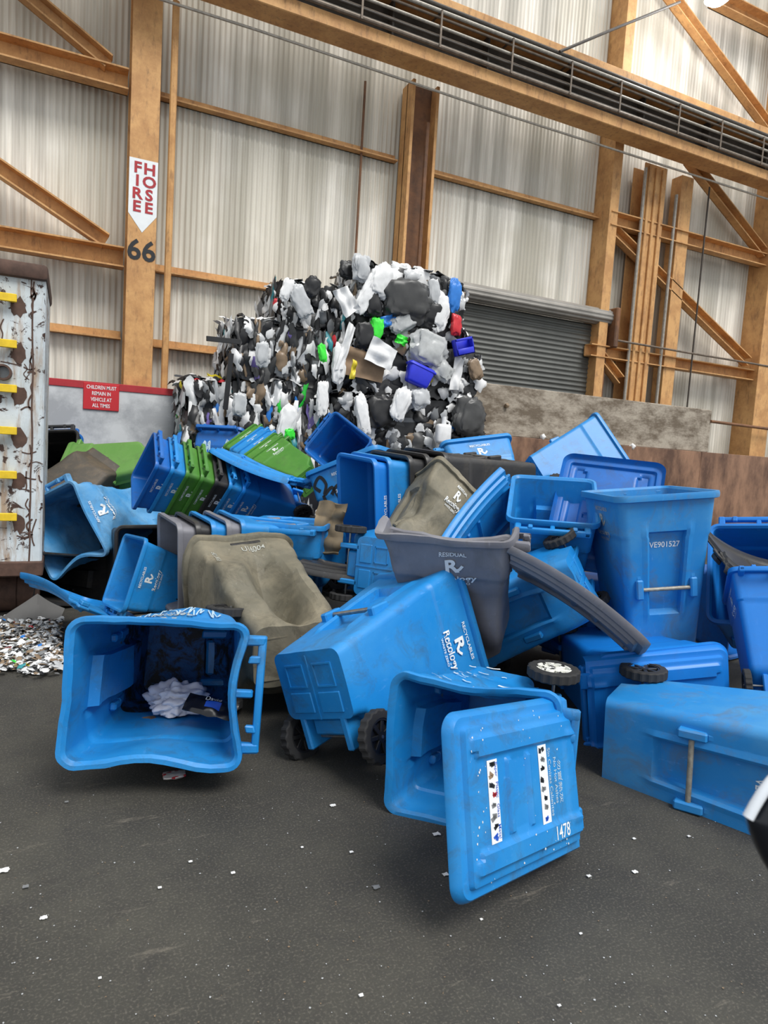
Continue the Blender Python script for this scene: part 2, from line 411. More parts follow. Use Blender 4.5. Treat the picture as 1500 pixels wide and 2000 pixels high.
def lid_mesh():
    bm = bmesh.new(); nu, nv = 66, 84
    def top(u, v):
        x, y = lid_clamp(-LX + 2 * LX * u, LY1 + (LY0 - LY1) * v); return Vector((x, y, lid_h(x, y)))
    A = grid(bm, nu, nv, top)
    B = grid(bm, nu, nv, lambda u, v: top(u, v) * 1.0 + Vector((0, 0, -.007)))
    edge = [(i, 0) for i in range(nu)] + [(nu, j) for j in range(nv)] + [(i, nv) for i in range(nu, 0, -1)] + [(0, j) for j in range(nv, 0, -1)]
    for (a, b), (c, d) in zip(edge, edge[1:] + edge[:1]): bm.faces.new((A[a][b], A[c][d], B[c][d], B[a][b]))
    for s in (-1, 1):
        box(bm, (s * .19 - .045, -.02, .0), (s * .19 + .045, .055, .022), .008)
        box(bm, (s * .19 - .030, .0, -.03), (s * .19 + .030, .05, .0), .006)
    return bm
# deformation: dents and crumpling of the thin plastic
def make_deform(sc=(1, 1, 1), dents=(), crumple=0.0, freq=4.0, seed=0, zlo=-1.0, zhi=9.0, squash=None):
    if sc == (1, 1, 1) and not dents and not crumple and not squash: return None
    off = Vector((seed * 7.3, seed * 3.1, seed * 1.7))
    def f(p):
        q = Vector((p.x * sc[0], p.y * sc[1], p.z * sc[2]))
        for c, r, v in dents:
            d = (p - Vector(c)); rr = Vector((d.x / r[0], d.y / r[1], d.z / r[2])).length
            if rr < 1: q += Vector(v) * (1 - sstep(0.0, 1.0, rr))
        if crumple:
            k = sstep(zlo, zlo + .15, p.z) * (1 - sstep(zhi - .15, zhi, p.z)) if zlo > -1 or zhi < 9 else 1.0
            n1 = nvec(p * freq + off); n2 = nvec(p * freq * 2.3 + off)
            n2 = Vector((abs(n2.x) - .3, abs(n2.y) - .3, abs(n2.z) - .3))
            q += (n1 * crumple + n2 * crumple * .6) * k
        if squash: q.z = 1 - (1 - q.z) * squash[0]; q.y = YF + (q.y - YF) * squash[2] + squash[1] * (1 - p.z)
        return q
    return f
def side_map(s, o_=.0025):
    """u runs along the side from left to right as seen from outside, v upwards"""
    def f(u, v, off=o_): return Vector((s * (cart_w(v) + off), s * u + .03, v))
    return f
def front_map(u, v, off=.0025): return Vector((u, cart_f(v) + .042 - off, v))
def back_map(u, v, off=.0025): return Vector((-u, cart_b(v) + off, v))
def logo(bm, fn, first, mat=0):
    g = lambda du, dv: (lambda u, v: fn(u + du, v + dv))
    text(bm, first, .034, g(.03, .90), .012, 1.0, mat)
    text(bm, 'R', .105, g(.02, .825), .035, 1.1, mat)
    ribbon(bm, [(.045, .80), (.064, .807), (.08, .826)], .015, fn, mat)
    text(bm, 'Recology', .058, g(.03, .745), .02, 1.0, mat)
    text(bm, 'WASTE ZERO', .022, g(.03, .703), .01, 1.15, mat)
_mesh = {}
def shared(key, build):
    if key not in _mesh: _mesh[key] = build()
    return _mesh[key]
def put(name, me, parent, mats):
    o = bpy.data.objects.new(name, me); COL.objects.link(o); o.parent = parent
    return o
POSE = {}
S1_STEP = .18
POSE['F1'] = ([0.62, 3.825, 0.323], [[-0.0509, 0.9608, -0.2724], [-0.1133, -0.2765, -0.9543], [-0.9923, -0.0177, 0.123]], 1.0)
POSE['F2'] = ([1.06, 2.857, 0.386], [[0.4088, 0.2546, 0.8764], [-0.8617, -0.2087, 0.4626], [0.3007, -0.9443, 0.134]], 1.0)
POSE['F3'] = ([2.1921, 2.9266, 0.312], [[0.0, 0.74576, -0.66621], [0.0, -0.66621, -0.74576], [-1.0, 0.0, 0.0]], 1.0)
POSE['F4'] = ([2.592, 2.484, 0.18], [[0.028, 0.858, 0.5128], [-0.0282, 0.5135, -0.8576], [-0.9992, 0.0095, 0.0385]], 1.0)
POSE['F5'] = ([3.366, 3.525, 0.172], [[-0.1046, -0.9403, -0.324], [0.0861, 0.316, -0.9448], [0.9908, -0.1267, 0.0479]], 1.016)
POSE['R1'] = ([3.626, 2.279, 0.27], [[-0.682, -0.6593, 0.3165], [0.72, -0.5294, 0.4487], [-0.1283, 0.5339, 0.8357]], 0.726)
POSE['R2'] = ([3.517, 3.148, 0.399], [[0.9046, 0.4123, -0.1084], [-0.408, 0.911, 0.0602], [0.1236, -0.0102, 0.9923]], 1.0)
POSE['R3'] = ([3.31, 4.005, 0.414], [[-0.7904, -0.5629, -0.2414], [0.6125, -0.7301, -0.303], [-0.0057, -0.3874, 0.9219]], 0.952)
POSE['M1'] = ([2.28, 3.503, 0.287], [[-0.6402, 0.6987, -0.3193], [-0.6374, -0.7151, -0.2869], [-0.4288, 0.0198, 0.9032]], 1.013)
POSE['M2'] = ([2.915, 3.161, 0.83], [[-0.481, 0.6993, -0.5288], [0.2116, 0.6779, 0.7041], [0.8508, 0.2267, -0.474]], 0.932)
POSE['M3'] = ([1.796, 3.937, 0.779], [[-0.051, -0.5901, 0.8057], [-0.0462, 0.8073, 0.5883], [-0.9976, -0.0072, -0.0685]], 0.884)
POSE['M4'] = ([1.159, 3.478, 0.336], [[0.9978, 0.0201, -0.0629], [0.0591, 0.1549, 0.9862], [0.0296, -0.9877, 0.1534]], 1.098)
POSE['M5'] = ([1.027, 5.254, 0.34], [[-0.2483, -0.281, -0.927], [0.9669, -0.1298, -0.2197], [-0.0585, -0.9509, 0.304]], 0.715)
POSE['M6'] = ([0.723, 7.349, 0.711], [[0.6998, -0.3972, -0.5937], [-0.5289, 0.2705, -0.8044], [0.4801, 0.8769, -0.0208]], 1.01)
POSE['M7'] = ([-0.401, 7.175, 0.171], [[0.1016, -0.8587, 0.5023], [0.1458, -0.4866, -0.8613], [0.9841, 0.1608, 0.0758]], 0.937)
POSE['S1'] = ([2.011, 6.228, 0.898], [[-0.0314, 0.2725, -0.9616], [-0.7937, -0.5916, -0.1418], [-0.6075, 0.7588, 0.2348]], 0.722)
POSE['S2'] = ([3.624, 4.857, 1.321], [[-0.0798, 0.1233, -0.9892], [0.9956, 0.0593, -0.0729], [0.0497, -0.9906, -0.1274]], 1.006)
POSE['S3'] = ([2.387, 6.946, 1.174], [[-0.4848, 0.7854, -0.3849], [-0.4201, 0.1769, 0.8901], [0.7671, 0.5932, 0.2442]], 0.69)
POSE['S4'] = ([1.969, 5.039, 0.711], [[-0.1224, 0.0459, -0.9914], [0.9915, 0.0508, -0.12], [0.0448, -0.9977, -0.0518]], 0.891)
POSE['B5'] = ([3.42, 7.563, 1.257], [[0.5407, -0.3626, -0.7591], [-0.2229, 0.8083, -0.5449], [0.8111, 0.4638, 0.3562]], 0.917)
POSE['B6'] = ([2.508, 5.226, 0.43], [[0.8434, -0.5291, -0.0932], [0.52, 0.7605, 0.389], [-0.1349, -0.3765, 0.9165]], 1.062)
POSE['B7'] = ([3.914, 5.385, 0.78], [[0.2397, -0.9708, 0.0009], [0.6788, 0.1683, 0.7148], [-0.6941, -0.1708, 0.6993]], 1.061)
POSE['B8'] = ([4.355, 5.601, 1.352], [[-0.2698, 0.2791, 0.9216], [-0.8299, -0.5528, -0.0755], [0.4884, -0.7852, 0.3807]], 0.913)
POSE['B9'] = ([1.953, 4.043, 0.671], [[-0.009, 0.7346, 0.6784], [-0.9304, -0.2548, 0.2635], [0.3664, -0.6289, 0.6858]], 0.912)
POSE['B10'] = ([1.599, 5.015, 0.002], [[-0.8824, -0.4705, 0.0082], [0.4706, -0.882, 0.024], [-0.0041, 0.025, 0.9997]], 0.95)
POSE['B1'] = ([0.384, 7.606, 1.236], [[0.7072, -0.2364, -0.6664], [-0.5191, -0.8135, -0.2623], [-0.4801, 0.5314, -0.698]], 1.007)
POSE['B2'] = ([0.87, 7.476, 1.204], [[-0.5196, 0.2666, -0.8117], [-0.4846, 0.6905, 0.537], [0.7037, 0.6724, -0.2296]], 0.989)
POSE['B3'] = ([0.165, 9.153, 0.833], [[0.9363, 0.0367, -0.3492], [-0.3381, 0.3621, -0.8686], [0.0946, 0.9314, 0.3515]], 0.956)
POSE['B4'] = ([1.544, 8.068, 0.688], [[-0.8356, -0.4794, 0.2685], [0.5492, -0.7144, 0.4336], [-0.0161, 0.5097, 0.8602]], 0.982)
POSE['D1'] = ([4.977, 3.38, 0.357], [[0.5733, 0.3759, -0.728], [-0.8115, 0.3829, -0.4414], [0.1128, 0.8439, 0.5246]], 0.998)
POSE['L3'] = ([1.8088, 1.9493, 0.3217], [[-0.0327, 0.9325, 0.3596], [-0.3026, 0.3336, -0.8928], [-0.9526, -0.138, 0.2712]], 0.93)
POSE['LR4'] = ([3.328, 3.515, 0.822], [[0.6846, -0.4605, 0.565], [-0.7268, -0.3722, 0.5773], [-0.0555, -0.8059, -0.5895]], 1.177)
def pose_matrix(key, shift=(0, 0, 0), extra=None):
    t, R, s = POSE[key]
    m = Matrix(((*R[0], t[0]), (*R[1], t[1]), (*R[2], t[2]), (0, 0, 0, 1)))
    m = m @ Matrix.Scale(s, 4) @ Matrix.Translation(Vector(shift))
    if extra is not None: m = m @ extra
    return m
def cart(key, col, label, letters=None, letter_mat='ink', wheels='LR', lid=None, deform=None, number=None, group='wheeled carts heaped on the floor',
         inner=None, shift=(0, 0, 0), hub='hub', bar=True, sides=(1, -1), handle=True, extra=None, lid_deform=None, lid_mat=None, scribble=None, recess=True, name='recycling_cart'):
    RECESS[0] = 1.0 if recess else 0.0
    root = empty(name, pose_matrix(key, shift, extra)); tag(root, label, 'cart', group)
    dk = deform
    plain = deform is None and not inner
    def part(nm, build, mats, k, ang=32):
        if dk is None:
            kk = (nm, k, tuple(mats) if isinstance(mats, (list, tuple)) else mats)
            if kk in _mesh:
                o = bpy.data.objects.new(nm, _mesh[kk]); COL.objects.link(o); o.parent = root; return o
            o = bm_obj(nm, build(), mats, root, ang); _mesh[kk] = o.data; return o
        return bm_obj(nm, build(), mats, root, ang, dk)
    part('body', lambda: cart_body(wheels=bool(wheels)), [col, inner or col], bool(wheels))
    if handle: part('handle', cart_handle, col, 0)
    if bar:
        def bb():
            bm = bmesh.new(); y = cart_f(.4) - .012; tube(bm, [Vector((-.165, y, .405)), Vector((.165, y, .405))], .0125, 14); return bm
        part('lift_bar', bb, 'rusty_bar' if col in ('grimy', 'faded') else 'steel', 0)
    if wheels:
        def ax():
            bm = bmesh.new(); tube(bm, [Vector((-.285, .235, .075)), Vector((.285, .235, .075))], .008, 10); return bm
        bm_obj('axle', ax(), 'steel', root, deform=dk)
        for c in wheels:
            s = -1 if c == 'L' else 1
            x0, x1 = sorted((s * .235, s * .285))
            t = part('wheel', lambda: wheel_tyre(x0, x1), 'tyre', s) if dk is None else bm_obj('wheel', wheel_tyre(x0, x1), 'tyre', root)
            t.location = dk(Vector((0, .235, .075))) if dk else (0, .235, .075)
            h = bm_obj('hub', wheel_hub(x0, x1), hub, t)
    if letters:
        for s in sides:
            bm = bmesh.new(); logo(bm, side_map(s, .009 if dk else .0025), letters)
            o = bm_obj('printed_lettering', bm, letter_mat, root, deform=dk); o['label'] = 'white printed lettering and R emblem'
    if number:
        bm = bmesh.new(); text(bm, number, .05, lambda u, v: front_map(u, v + .68), .012, .92)
        o = bm_obj('printed_number', bm, 'ink', root, deform=dk); o['label'] = 'white stencilled number'
    if scribble:
        for nm, m_, fn, strokes, wd in scribble:
            bm = bmesh.new()
            for st in strokes: ribbon(bm, st, wd, fn)
            bm_obj(nm, bm, m_, root, deform=dk)
    RECESS[0] = 1.0
    if lid is not None:
        # lid: local matrix relative to the cart
        lo = bm_obj('lid', lid_mesh(), lid_mat or col, root, deform=lid_deform)
        lo.matrix_local = lid
    bpy.context.view_layer.update()
    return root
HINGE = Matrix.Translation((0, YB + .075, 1.0))
def lid_open(deg): return HINGE @ Matrix.Rotation(math.radians(-deg), 4, 'X')

# ------------------------------------------------------------------ the setting
def struct(name, bm, mats, label=None, parent=None, ang=32):
    o = bm_obj(name, bm, mats, parent, ang)
    if not parent: o['kind'] = 'structure'
    if label: o['label'] = label; o['category'] = label_cat(name)
    return o
def label_cat(n):
    for k in ('column', 'girder', 'girt', 'brace', 'chord', 'wall', 'floor', 'door', 'plate', 'panel'):
        if k in n: return k
    return n.split('_')[0]
bm = bmesh.new()
grid(bm, 2, 2, lambda u, v: Vector((-12 + 40 * u, -8 + 24 * v, 0)))
struct('floor', bm, 'floor', 'dark worn asphalt floor of the hall')
bm = bmesh.new()
nx = 2600; prev = None
for i in range(nx + 1):
    x = -6 + 28 * i / nx
    y = 10 + .011 * math.sin(x * math.tau / .076)
    p = (bm.verts.new((x, y, 0)), bm.verts.new((x, y, 13)))
    if prev: bm.faces.new((prev[0], p[0], p[1], prev[1]))
    prev = p
struct('wall_back', bm, 'wall', 'grey corrugated sheet metal wall at the back', ang=80)

def member(name, p, q, wd, dp, mat, label, kind='box', flange=.02, group=None, structure=True):
    """a steel member from p to q; wd across it in the wall plane, dp into the wall (p, q lie on its front)"""
    bm = bmesh.new(); L = (q - p).length; Mx = frame_from(p, q)
    h = wd / 2                           # local X along, local Y out of the wall towards the hall, local Z across
    if kind == 'box': box(bm, (0, -dp, -h), (L, 0, h), .004, M4=Mx)
    elif kind == 'chan':                 # channel: web at the back, two lips
        box(bm, (0, -dp, -h), (L, -dp + flange, h), 0, M4=Mx)
        box(bm, (0, -dp, -h), (L, 0, -h + flange), 0, M4=Mx); box(bm, (0, -dp, h - flange), (L, 0, h), 0, M4=Mx)
    elif kind == 'I':                    # front flange seen flat, web, back flange
        box(bm, (0, -flange * 1.3, -h), (L, 0, h), .003, M4=Mx); box(bm, (0, -dp, -h), (L, -dp + flange, h), .003, M4=Mx)
        box(bm, (0, -dp + flange * .5, -flange / 2), (L, -flange, flange / 2), 0, M4=Mx)
    elif kind == 'H':                    # web facing the hall, flanges to both sides
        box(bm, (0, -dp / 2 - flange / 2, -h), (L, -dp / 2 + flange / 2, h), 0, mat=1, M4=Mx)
        box(bm, (0, -dp, -h), (L, 0, -h + flange * 2.2), .003, M4=Mx); box(bm, (0, -dp, h - flange * 2.2), (L, 0, h), .003, M4=Mx)
    elif kind == 'angle':
        box(bm, (0, -dp, h - flange), (L, 0, h), 0, M4=Mx); box(bm, (0, -dp, -h), (L, -dp + flange, h), 0, M4=Mx)
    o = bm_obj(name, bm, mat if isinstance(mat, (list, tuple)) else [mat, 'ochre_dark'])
    o['label'] = label; o['category'] = name.split('_')[-1]
    if structure: o['kind'] = 'structure'
    if group: o['group'] = group
    return o
def V3(x, y, z): return Vector((x, y, z))
def vert_col(px, py, y, z0, z1):
    p = at(px, py, y); return V3(p.x, y, z1), V3(p.x, y, z0)
def horiz(px, py, y, x0, x1):
    p = at(px, py, y); return V3(x0, y, p.z), V3(x1, y, p.z)
# column with the painted fire hose notice
yc = 9.50
xc = at(276, 497, yc).x; hw = (at(307, 497, yc).x - at(251, 497, yc).x) / 2
member('steel_column', V3(xc, yc, 12), V3(xc, yc, 0), hw * 2, .46, 'ochre', 'wide ochre column painted with the fire hose notice and 66', 'I', .03)
col66 = V3(xc, yc, 0)
# mid columns
def colm(px0, px1, py, y, z0, z1, dp, label, kind='box', mat='ochre'):
    a, b = at(px0, py, y).x, at(px1, py, y).x
    return member('steel_column', V3((a + b) / 2, y, z1), V3((a + b) / 2, y, z0), b - a, dp, mat, label, kind, .022)
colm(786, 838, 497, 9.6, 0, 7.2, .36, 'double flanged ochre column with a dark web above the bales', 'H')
colm(1183, 1200, 497, 9.6, 0, 12, .42, 'deep ochre column right beside the roll-up door, dark on its side')
cf = colm(1245, 1288, 497, 9.6, 0, 7.1, .3, 'fluted ochre built-up column right of the roll-up door', 'I')
a_, b_ = at(1245, 497, 9.6).x, at(1288, 497, 9.6).x
for k, q in enumerate((.2, .5, .8)):
    bm = bmesh.new(); x = a_ + (b_ - a_) * q; box(bm, (x - .03, 9.56, 0), (x + .03, 9.6, 7.05), .008); o = bm_obj('column_rib', bm, 'ochre', cf)
colm(1318, 1341, 497, 9.62, 0, 7.1, .25, 'slim ochre column right of the fluted one')
pd = at(1473, 800, 9.5).x
member('steel_column', V3(pd + .25, 9.5, 12), V3(pd + .25, 9.5, 0), .5, .5, 'ochre', 'broad ochre column at the far right edge', 'box')
# girts
xm = at(790, 497, 9.6).x; xr = at(1185, 428, 9.8).x; xl = at(335, 497, 9.8).x
def girt(px, py, x0, x1, wd, label, y=9.84, kind='angle', dp=.14, nm='wall_girt', mat='ochre'):
    a, b = horiz(px, py, y, x0, x1); return member(nm, a, b, wd, dp, mat, label, kind, .02)
girt(575, 251, xc + .22, xm - .1, .12, 'upper ochre girt between the fire hose column and the double column')
girt(1000, 373, xm + .4, xr, .12, 'upper ochre girt above the roll-up door')
girt(445, 544, xc + .22, xm - .1, .12, 'middle ochre girt running behind the top of the bales')
girt(395, 680, xc + .22, xm - .1, .12, 'lowest ochre girt running behind the left bales')
girt(165, 645, -5, xc - .2, .12, 'thin ochre girt above the grey push wall, left of the wide column')
# left truss
girt(124, 118, -5, xc - .2, .26, 'upper heavy ochre chord of the truss at the left edge', 9.6, 'chan', .2, 'truss_chord')
girt(120, 481, -5, xc - .2, .26, 'lower heavy ochre chord of the truss at the left edge', 9.6, 'chan', .2, 'truss_chord')
def brace(p, q, y, wd, label, dp=.16, mat='ochre', kind='chan'):
    a, b = at(*p, y), at(*q, y); return member('truss_brace', a, b, wd, dp, mat, label, kind, .02)
brace((20, -45), (213, 118), 9.62, .19, 'ochre diagonal brace at the top left corner')
brace((-40, 298), (207, 468), 9.62, .19, 'ochre diagonal brace left of the fire hose column')
# right trusses
xa = at(1200, 440, 9.5).x
girt(1400, 480, xa, 17, .25, 'upper heavy ochre chord right of the roll-up door', 9.58, 'chan', .2, 'truss_chord')
girt(1350, 713, xa - .2, 17, .22, 'lower heavy ochre chord right of the roll-up door', 9.58, 'chan', .2, 'truss_chord')
brace((1300, -35), (1510, 248), 9.6, .2, 'long ochre brace above the girder at the top right')
brace((1352, 308), (1497, 493), 9.6, .2, 'ochre brace between girder and upper right chord')
brace((1205, 450), (1465, 706), 9.62, .2, 'long ochre brace crossing behind the right columns')
brace((1176, 692), (1215, 742), 9.62, .18, 'short ochre brace beside the lower end of the roll-up door')
girt(1462, 20, at(1400, 0, 9.6).x, 17, .27, 'short ochre chord in the top right corner beside the lamp', 9.6, 'chan', .2, 'truss_chord')
# crane girder with its pipes
zb, zt = at(1000, 166, 9.0).z, at(1000, 62, 9.0).z
bm = bmesh.new()
box(bm, (-6, 8.98, zb - .09), (22, 9.36, zb + .09), .01); box(bm, (-6, 8.98, zt - .09), (22, 9.36, zt + .09), .01)
box(bm, (-6, 9.28, zb), (22, 9.31, zt), 0, 1)
for k in range(16):
    x = -4 + k * 1.6; box(bm, (x, 9.12, zb), (x + .03, 9.3, zt), 0, 1)
struct('crane_girder', bm, ['ochre', 'girder_web'], 'long ochre girder crossing the top of the wall')
rng = random.Random(5)
PIPES = [(zb + .12 + q * .068, (.030, .020, .018, .015, .022, .015, .019, .028, .034, .015)[q], (8.93, 9.0, 8.95, 9.02, 8.94, 9.03, 8.96, 8.93, 8.95, 9.02)[q]) for q in range(10)]
names = ['lowest', 'second', 'third', 'fourth', 'fifth', 'sixth', 'seventh', 'eighth', 'ninth', 'topmost']
for i, (z, r, y) in enumerate(PIPES):
    bm = bmesh.new(); tube(bm, [V3(-6 + j * 2, y, z + rng.uniform(-.006, .006)) for j in range(15)], r, 10)
    o = bm_obj('service_pipe', bm, ['pipe', 'pipe_dark', 'pipe_pale'][(i * 2) % 3]); tag(o, names[i] + ' of the dusty pipes running along the girder', 'pipe', 'pipes along the girder')
for k in range(11):
    x = 1.2 + k * 1.15 + rng.uniform(-.15, .15); bm = bmesh.new()
    box(bm, (x, 8.885, zb + .09), (x + .03, 8.90, zt - .16), .003); box(bm, (x, 8.885, zt - .17), (x + .03, 9.2, zt - .15), .003)
    o = bm_obj('pipe_hanger', bm, 'pipe'); tag(o, 'narrow metal hanger strap holding the pipes on the girder', 'hanger', 'pipe hangers on the girder')
def conduit(name, pts, r, mat, label):
    bm = bmesh.new(); tube(bm, pts, r, 8); o = bm_obj(name, bm, mat); return tag(o, label, 'pipe' if 'pipe' in name else 'cable')
conduit('sagging_cable', [at(300, -6, 9.2), at(500, 58, 9.2), at(727, 135, 9.2), at(1000, 228, 9.2), at(1240, 305, 9.2), at(1500, 389, 9.2), at(1560, 410, 9.2)], .018, 'pipe_pale', 'thin pale cable strung below the girder')
conduit('tie_rod', [at(1093, 101, 8.8), at(1210, 52, 8.9), at(1328, 4, 9.0)], .022, 'pipe_dark', 'dark thin rod slanting up from the girder')
p0 = at(345, 250, 9.55)
conduit('wall_pipe', [V3(p0.x - .06, 9.5, 0), V3(p0.x - .06, 9.5, 7.1)], .045, 'ochre', 'thin ochre pipe rising right of the fire hose column')
p0 = at(700, 400, 9.9); conduit('wall_pipe', [V3(p0.x, 9.9, 2.3), V3(p0.x, 9.9, 7.1)], .02, 'ochre_dark', 'rusty thin pipe left of the double column')
p0 = at(823, 400, 9.6); conduit('wall_pipe', [V3(p0.x, 9.56, 2.3), V3(p0.x, 9.56, 6.6)], .035, 'ochre_dark', 'rusty pipe inside the double column')
p0 = at(1304, 560, 9.6); conduit('wall_pipe', [V3(p0.x, 9.6, 1.9), V3(p0.x, 9.6, 6.7)], .03, 'pipe_pale', 'pale pipe between the two right columns')
p0 = at(1366, 560, 9.55); conduit('hanging_cable', [V3(p0.x, 9.55, 1.9), V3(p0.x, 9.55, 7.0)], .016, 'pipe_dark', 'dark cable hanging right of the slim column')
p0 = at(1240, 560, 9.6); conduit('wall_pipe', [V3(p0.x, 9.6, 1.9), V3(p0.x, 9.6, 7.0)], .03, 'pipe_pale', 'pale pipe on the left edge of the fluted column')
conduit('rail_pipe', [at(1200, 664, 9.5), at(1350, 690, 9.5), at(1470, 710, 9.5), at(1560, 726, 9.5)], .02, 'pipe', 'dusty pipe running along the lower right chord')
conduit('guard_rail', [at(1388, 823, 9.35), at(1520, 840, 9.35)], .03, 'ochre_dark', 'short rusty rail at the right edge above the brown plate')
# painted notice on the column
bm = bmesh.new(); yN = yc - .004
a, b = at(256, 303, yc), at(309, 316, yc); zl = at(282, 420, yc).z; zp = at(280, 455, yc).z
hx = hw * .99
op = ((-hx, a.z - .02), (hx, a.z - .02), (hx, zl), (0, zp), (-hx, zl))
vs = [[bm.verts.new((xc + dx, y_, z)) for dx, z in op] for y_ in (yN, yN + .003)]
bm.faces.new(vs[0]); bm.faces.new(vs[1][::-1])
for i in range(5): bm.faces.new((vs[0][i], vs[1][i], vs[1][(i + 1) % 5], vs[0][(i + 1) % 5]))
nt = bm_obj('painted_notice', bm, 'ink'); tag(nt, 'white arrow notice reading FIRE HOSE on the wide ochre column', 'sign')
bm = bmesh.new(); zt0 = a.z - .02; zz = (zt0 - zl)
for cx, wrd, dz in ((-.42, 'FIRE', 0), (.42, 'HOSE', -.0)):
    for i, ch in enumerate(wrd):
        text(bm, ch, .19, lambda u, v, i=i, cx=cx, dz=dz: V3(xc + cx * hx + u, yN - .004, zt0 - zz * (.17 + i * .235) + v + dz), .03, 1.1)
t = bm_obj('notice_lettering', bm, 'red', nt)
bm = bmesh.new(); z6 = at(280, 492, yc).z
text(bm, '66', .36, lambda u, v: V3(xc + u, yN - .001, z6 + v), .02, 1.0)
o = bm_obj('painted_number', bm, 'black_ink'); tag(o, 'black stencilled 66 on the wide ochre column', 'number')
# push wall left, with red top strip and sign
yp = 9.4; zp_ = at(230, 750, yp).z
bm = bmesh.new(); box(bm, (-5, yp, 0), (5.9, yp + .06, zp_ - .09), 0); box(bm, (-5, yp - .012, zp_ - .09), (5.9, yp + .08, zp_), .004, 1)
struct('trim_1', bm, ['push', 'red'], 'grey steel push wall with a red top strip')
s0, s1 = at(163, 747, yp - .02), at(232, 803, yp - .02)
bm = bmesh.new(); cxs, czs = (s0.x + s1.x) / 2, (s0.z + s1.z) / 2; sw, sh = (s1.x - s0.x) * 1.0, at(200, 748, yp).z - at(200, 800, yp).z
box(bm, (cxs - sw / 2, yp - .02, czs - sh / 2), (cxs + sw / 2, yp - .001, czs + sh / 2), .006)
sg = bm_obj('warning_sign', bm, 'sign_red'); tag(sg, 'red sign reading CHILDREN MUST REMAIN IN VEHICLE AT ALL TIMES on push wall', 'sign')
bm = bmesh.new()
for i, l in enumerate(('CHILDREN MUST', 'REMAIN IN', 'VEHICLE AT', 'ALL TIMES')):
    text(bm, l, .066, lambda u, v, i=i: V3(cxs + u, yp - .0215, czs + sh * (.34 - .225 * i) + v), .012, .70)
bm_obj('sign_lettering', bm, 'ink', sg)
# concrete panel and brown plate
ct, cb = at(1160, 774, yp).z, at(1160, 866, yp).z; cr = at(1384, 840, yp).x
bm = bmesh.new(); box(bm, (5.9, yp - .04, cb), (cr, yp + .10, ct), .012); struct('trim_2', bm, 'concrete', 'stained concrete barrier panel above the brown plate')
bm = bmesh.new(); box(bm, (5.3, yp - .1, 0), (17, yp - .02, cb), .006)
for x in (8.2, 11.3, 14.4): box(bm, (x, yp - .104, 0), (x + .015, yp - .09, cb), 0)
struct('trim_3', bm, 'brown_steel', 'rusty brown steel plate wall behind the carts at right')
rg = random.Random(11)
for (px, py, r) in ((1060, 853, .05), (1235, 872, .06), (1165, 865, .035), (1302, 880, .03), (990, 792, .04)):
    c = at(px, py, yp - .07); bm = bmesh.new(); bmesh.ops.create_icosphere(bm, subdivisions=2, radius=r)
    for v in bm.verts: v.co = c + v.co * (1 + .5 * mnoise.noise(v.co * 40))
    o = bm_obj('paper_wad', bm, 'tan_film' if px == 990 else 'white_film'); tag(o, {1060: 'white wad caught on the ledge above the small blue carts', 1235: 'largest pale wad on the ledge above the dark blue lid', 1165: 'small pale wad on the ledge between the other wads', 1302: 'rightmost small pale wad on the ledge of the brown plate', 990: 'tan wad stuck on the concrete panel beside the bales'}[px], 'paper wad')
# roll-up door
yd = 9.8; xd0 = at(880, 640, yd).x - 1.2; xd1 = at(1165, 700, yd).x
zh1, zh0 = at(1100, 594, yd).z, at(1100, 623, yd).z
bm = bmesh.new(); prev = None
zs = 0
n = 250
for i in range(n + 1):
    z = 1.5 + (zh0 - 1.5) * i / n; y = yd + .02 * abs(math.sin(math.pi * z / .085)) - .01
    p = (bm.verts.new((xd0, y, z)), bm.verts.new((xd1, y, z)))
    if prev: bm.faces.new((prev[0], prev[1], p[1], p[0]))
    prev = p
dr = bm_obj('door_1', bm, 'door', ang=80); tag(dr, 'dark grey roll-up door behind the bales', 'door', kind='structure')
bm = bmesh.new(); cy, cz, rr = yd - .1, (zh0 + zh1) / 2, (zh1 - zh0) / 2 + .02; n = 48
R0 = []
for k in range(n):
    a = k * math.tau / n; r_ = rr * (1 if (k // 2) % 2 else .93); R0.append((cy + r_ * math.cos(a), cz + r_ * math.sin(a)))
A = [bm.verts.new((xd0, y, z)) for y, z in R0]; B = [bm.verts.new((xd1 + .12, y, z)) for y, z in R0]
for k in range(n): bm.faces.new((A[k], A[(k + 1) % n], B[(k + 1) % n], B[k]))
bm.faces.new(B); bm.faces.new(A[::-1])
bm_obj('door_hood', bm, 'hood', dr)
bm = bmesh.new(); box(bm, (xd1, yd - .12, 1.5), (xd1 + .12, yd + .08, zh0), .004); bm_obj('door_jamb', bm, 'ochre_dark', dr)
bm = bmesh.new(); box(bm, (xd1 + .1, yd - .32, zh0 - .42), (xd1 + .2, yd + .1, zh1 + .04), .02); bm_obj('door_bracket', bm, 'ochre_dark', dr)
# high bay lamp
lp = at(1400, 4, 8.6)
lr = empty('high_bay_lamp', Matrix.Translation(lp)); tag(lr, 'lit lamp glowing at the top edge of the picture', 'lamp')
bm = bmesh.new(); bmesh.ops.create_cone(bm, cap_ends=True, segments=32, radius1=.2, radius2=.1, depth=.25, matrix=Matrix.Translation((0, 0, .17))); bm_obj('lamp_housing', bm, 'pipe_pale', lr)
bm = bmesh.new(); bmesh.ops.create_uvsphere(bm, u_segments=24, v_segments=12, radius=.15)
for v in bm.verts: v.co.z = v.co.z * .5 + .03
bm_obj('lamp_globe', bm, 'lamp', lr)
bm = bmesh.new(); tube(bm, [V3(0, 0, .29), V3(0, 0, 2.4)], .012); bm_obj('lamp_stem', bm, 'pipe_dark', lr)
pl = bpy.data.lights.new('lamp_light', 'POINT'); pl.energy = 120; pl.shadow_soft_size = .2
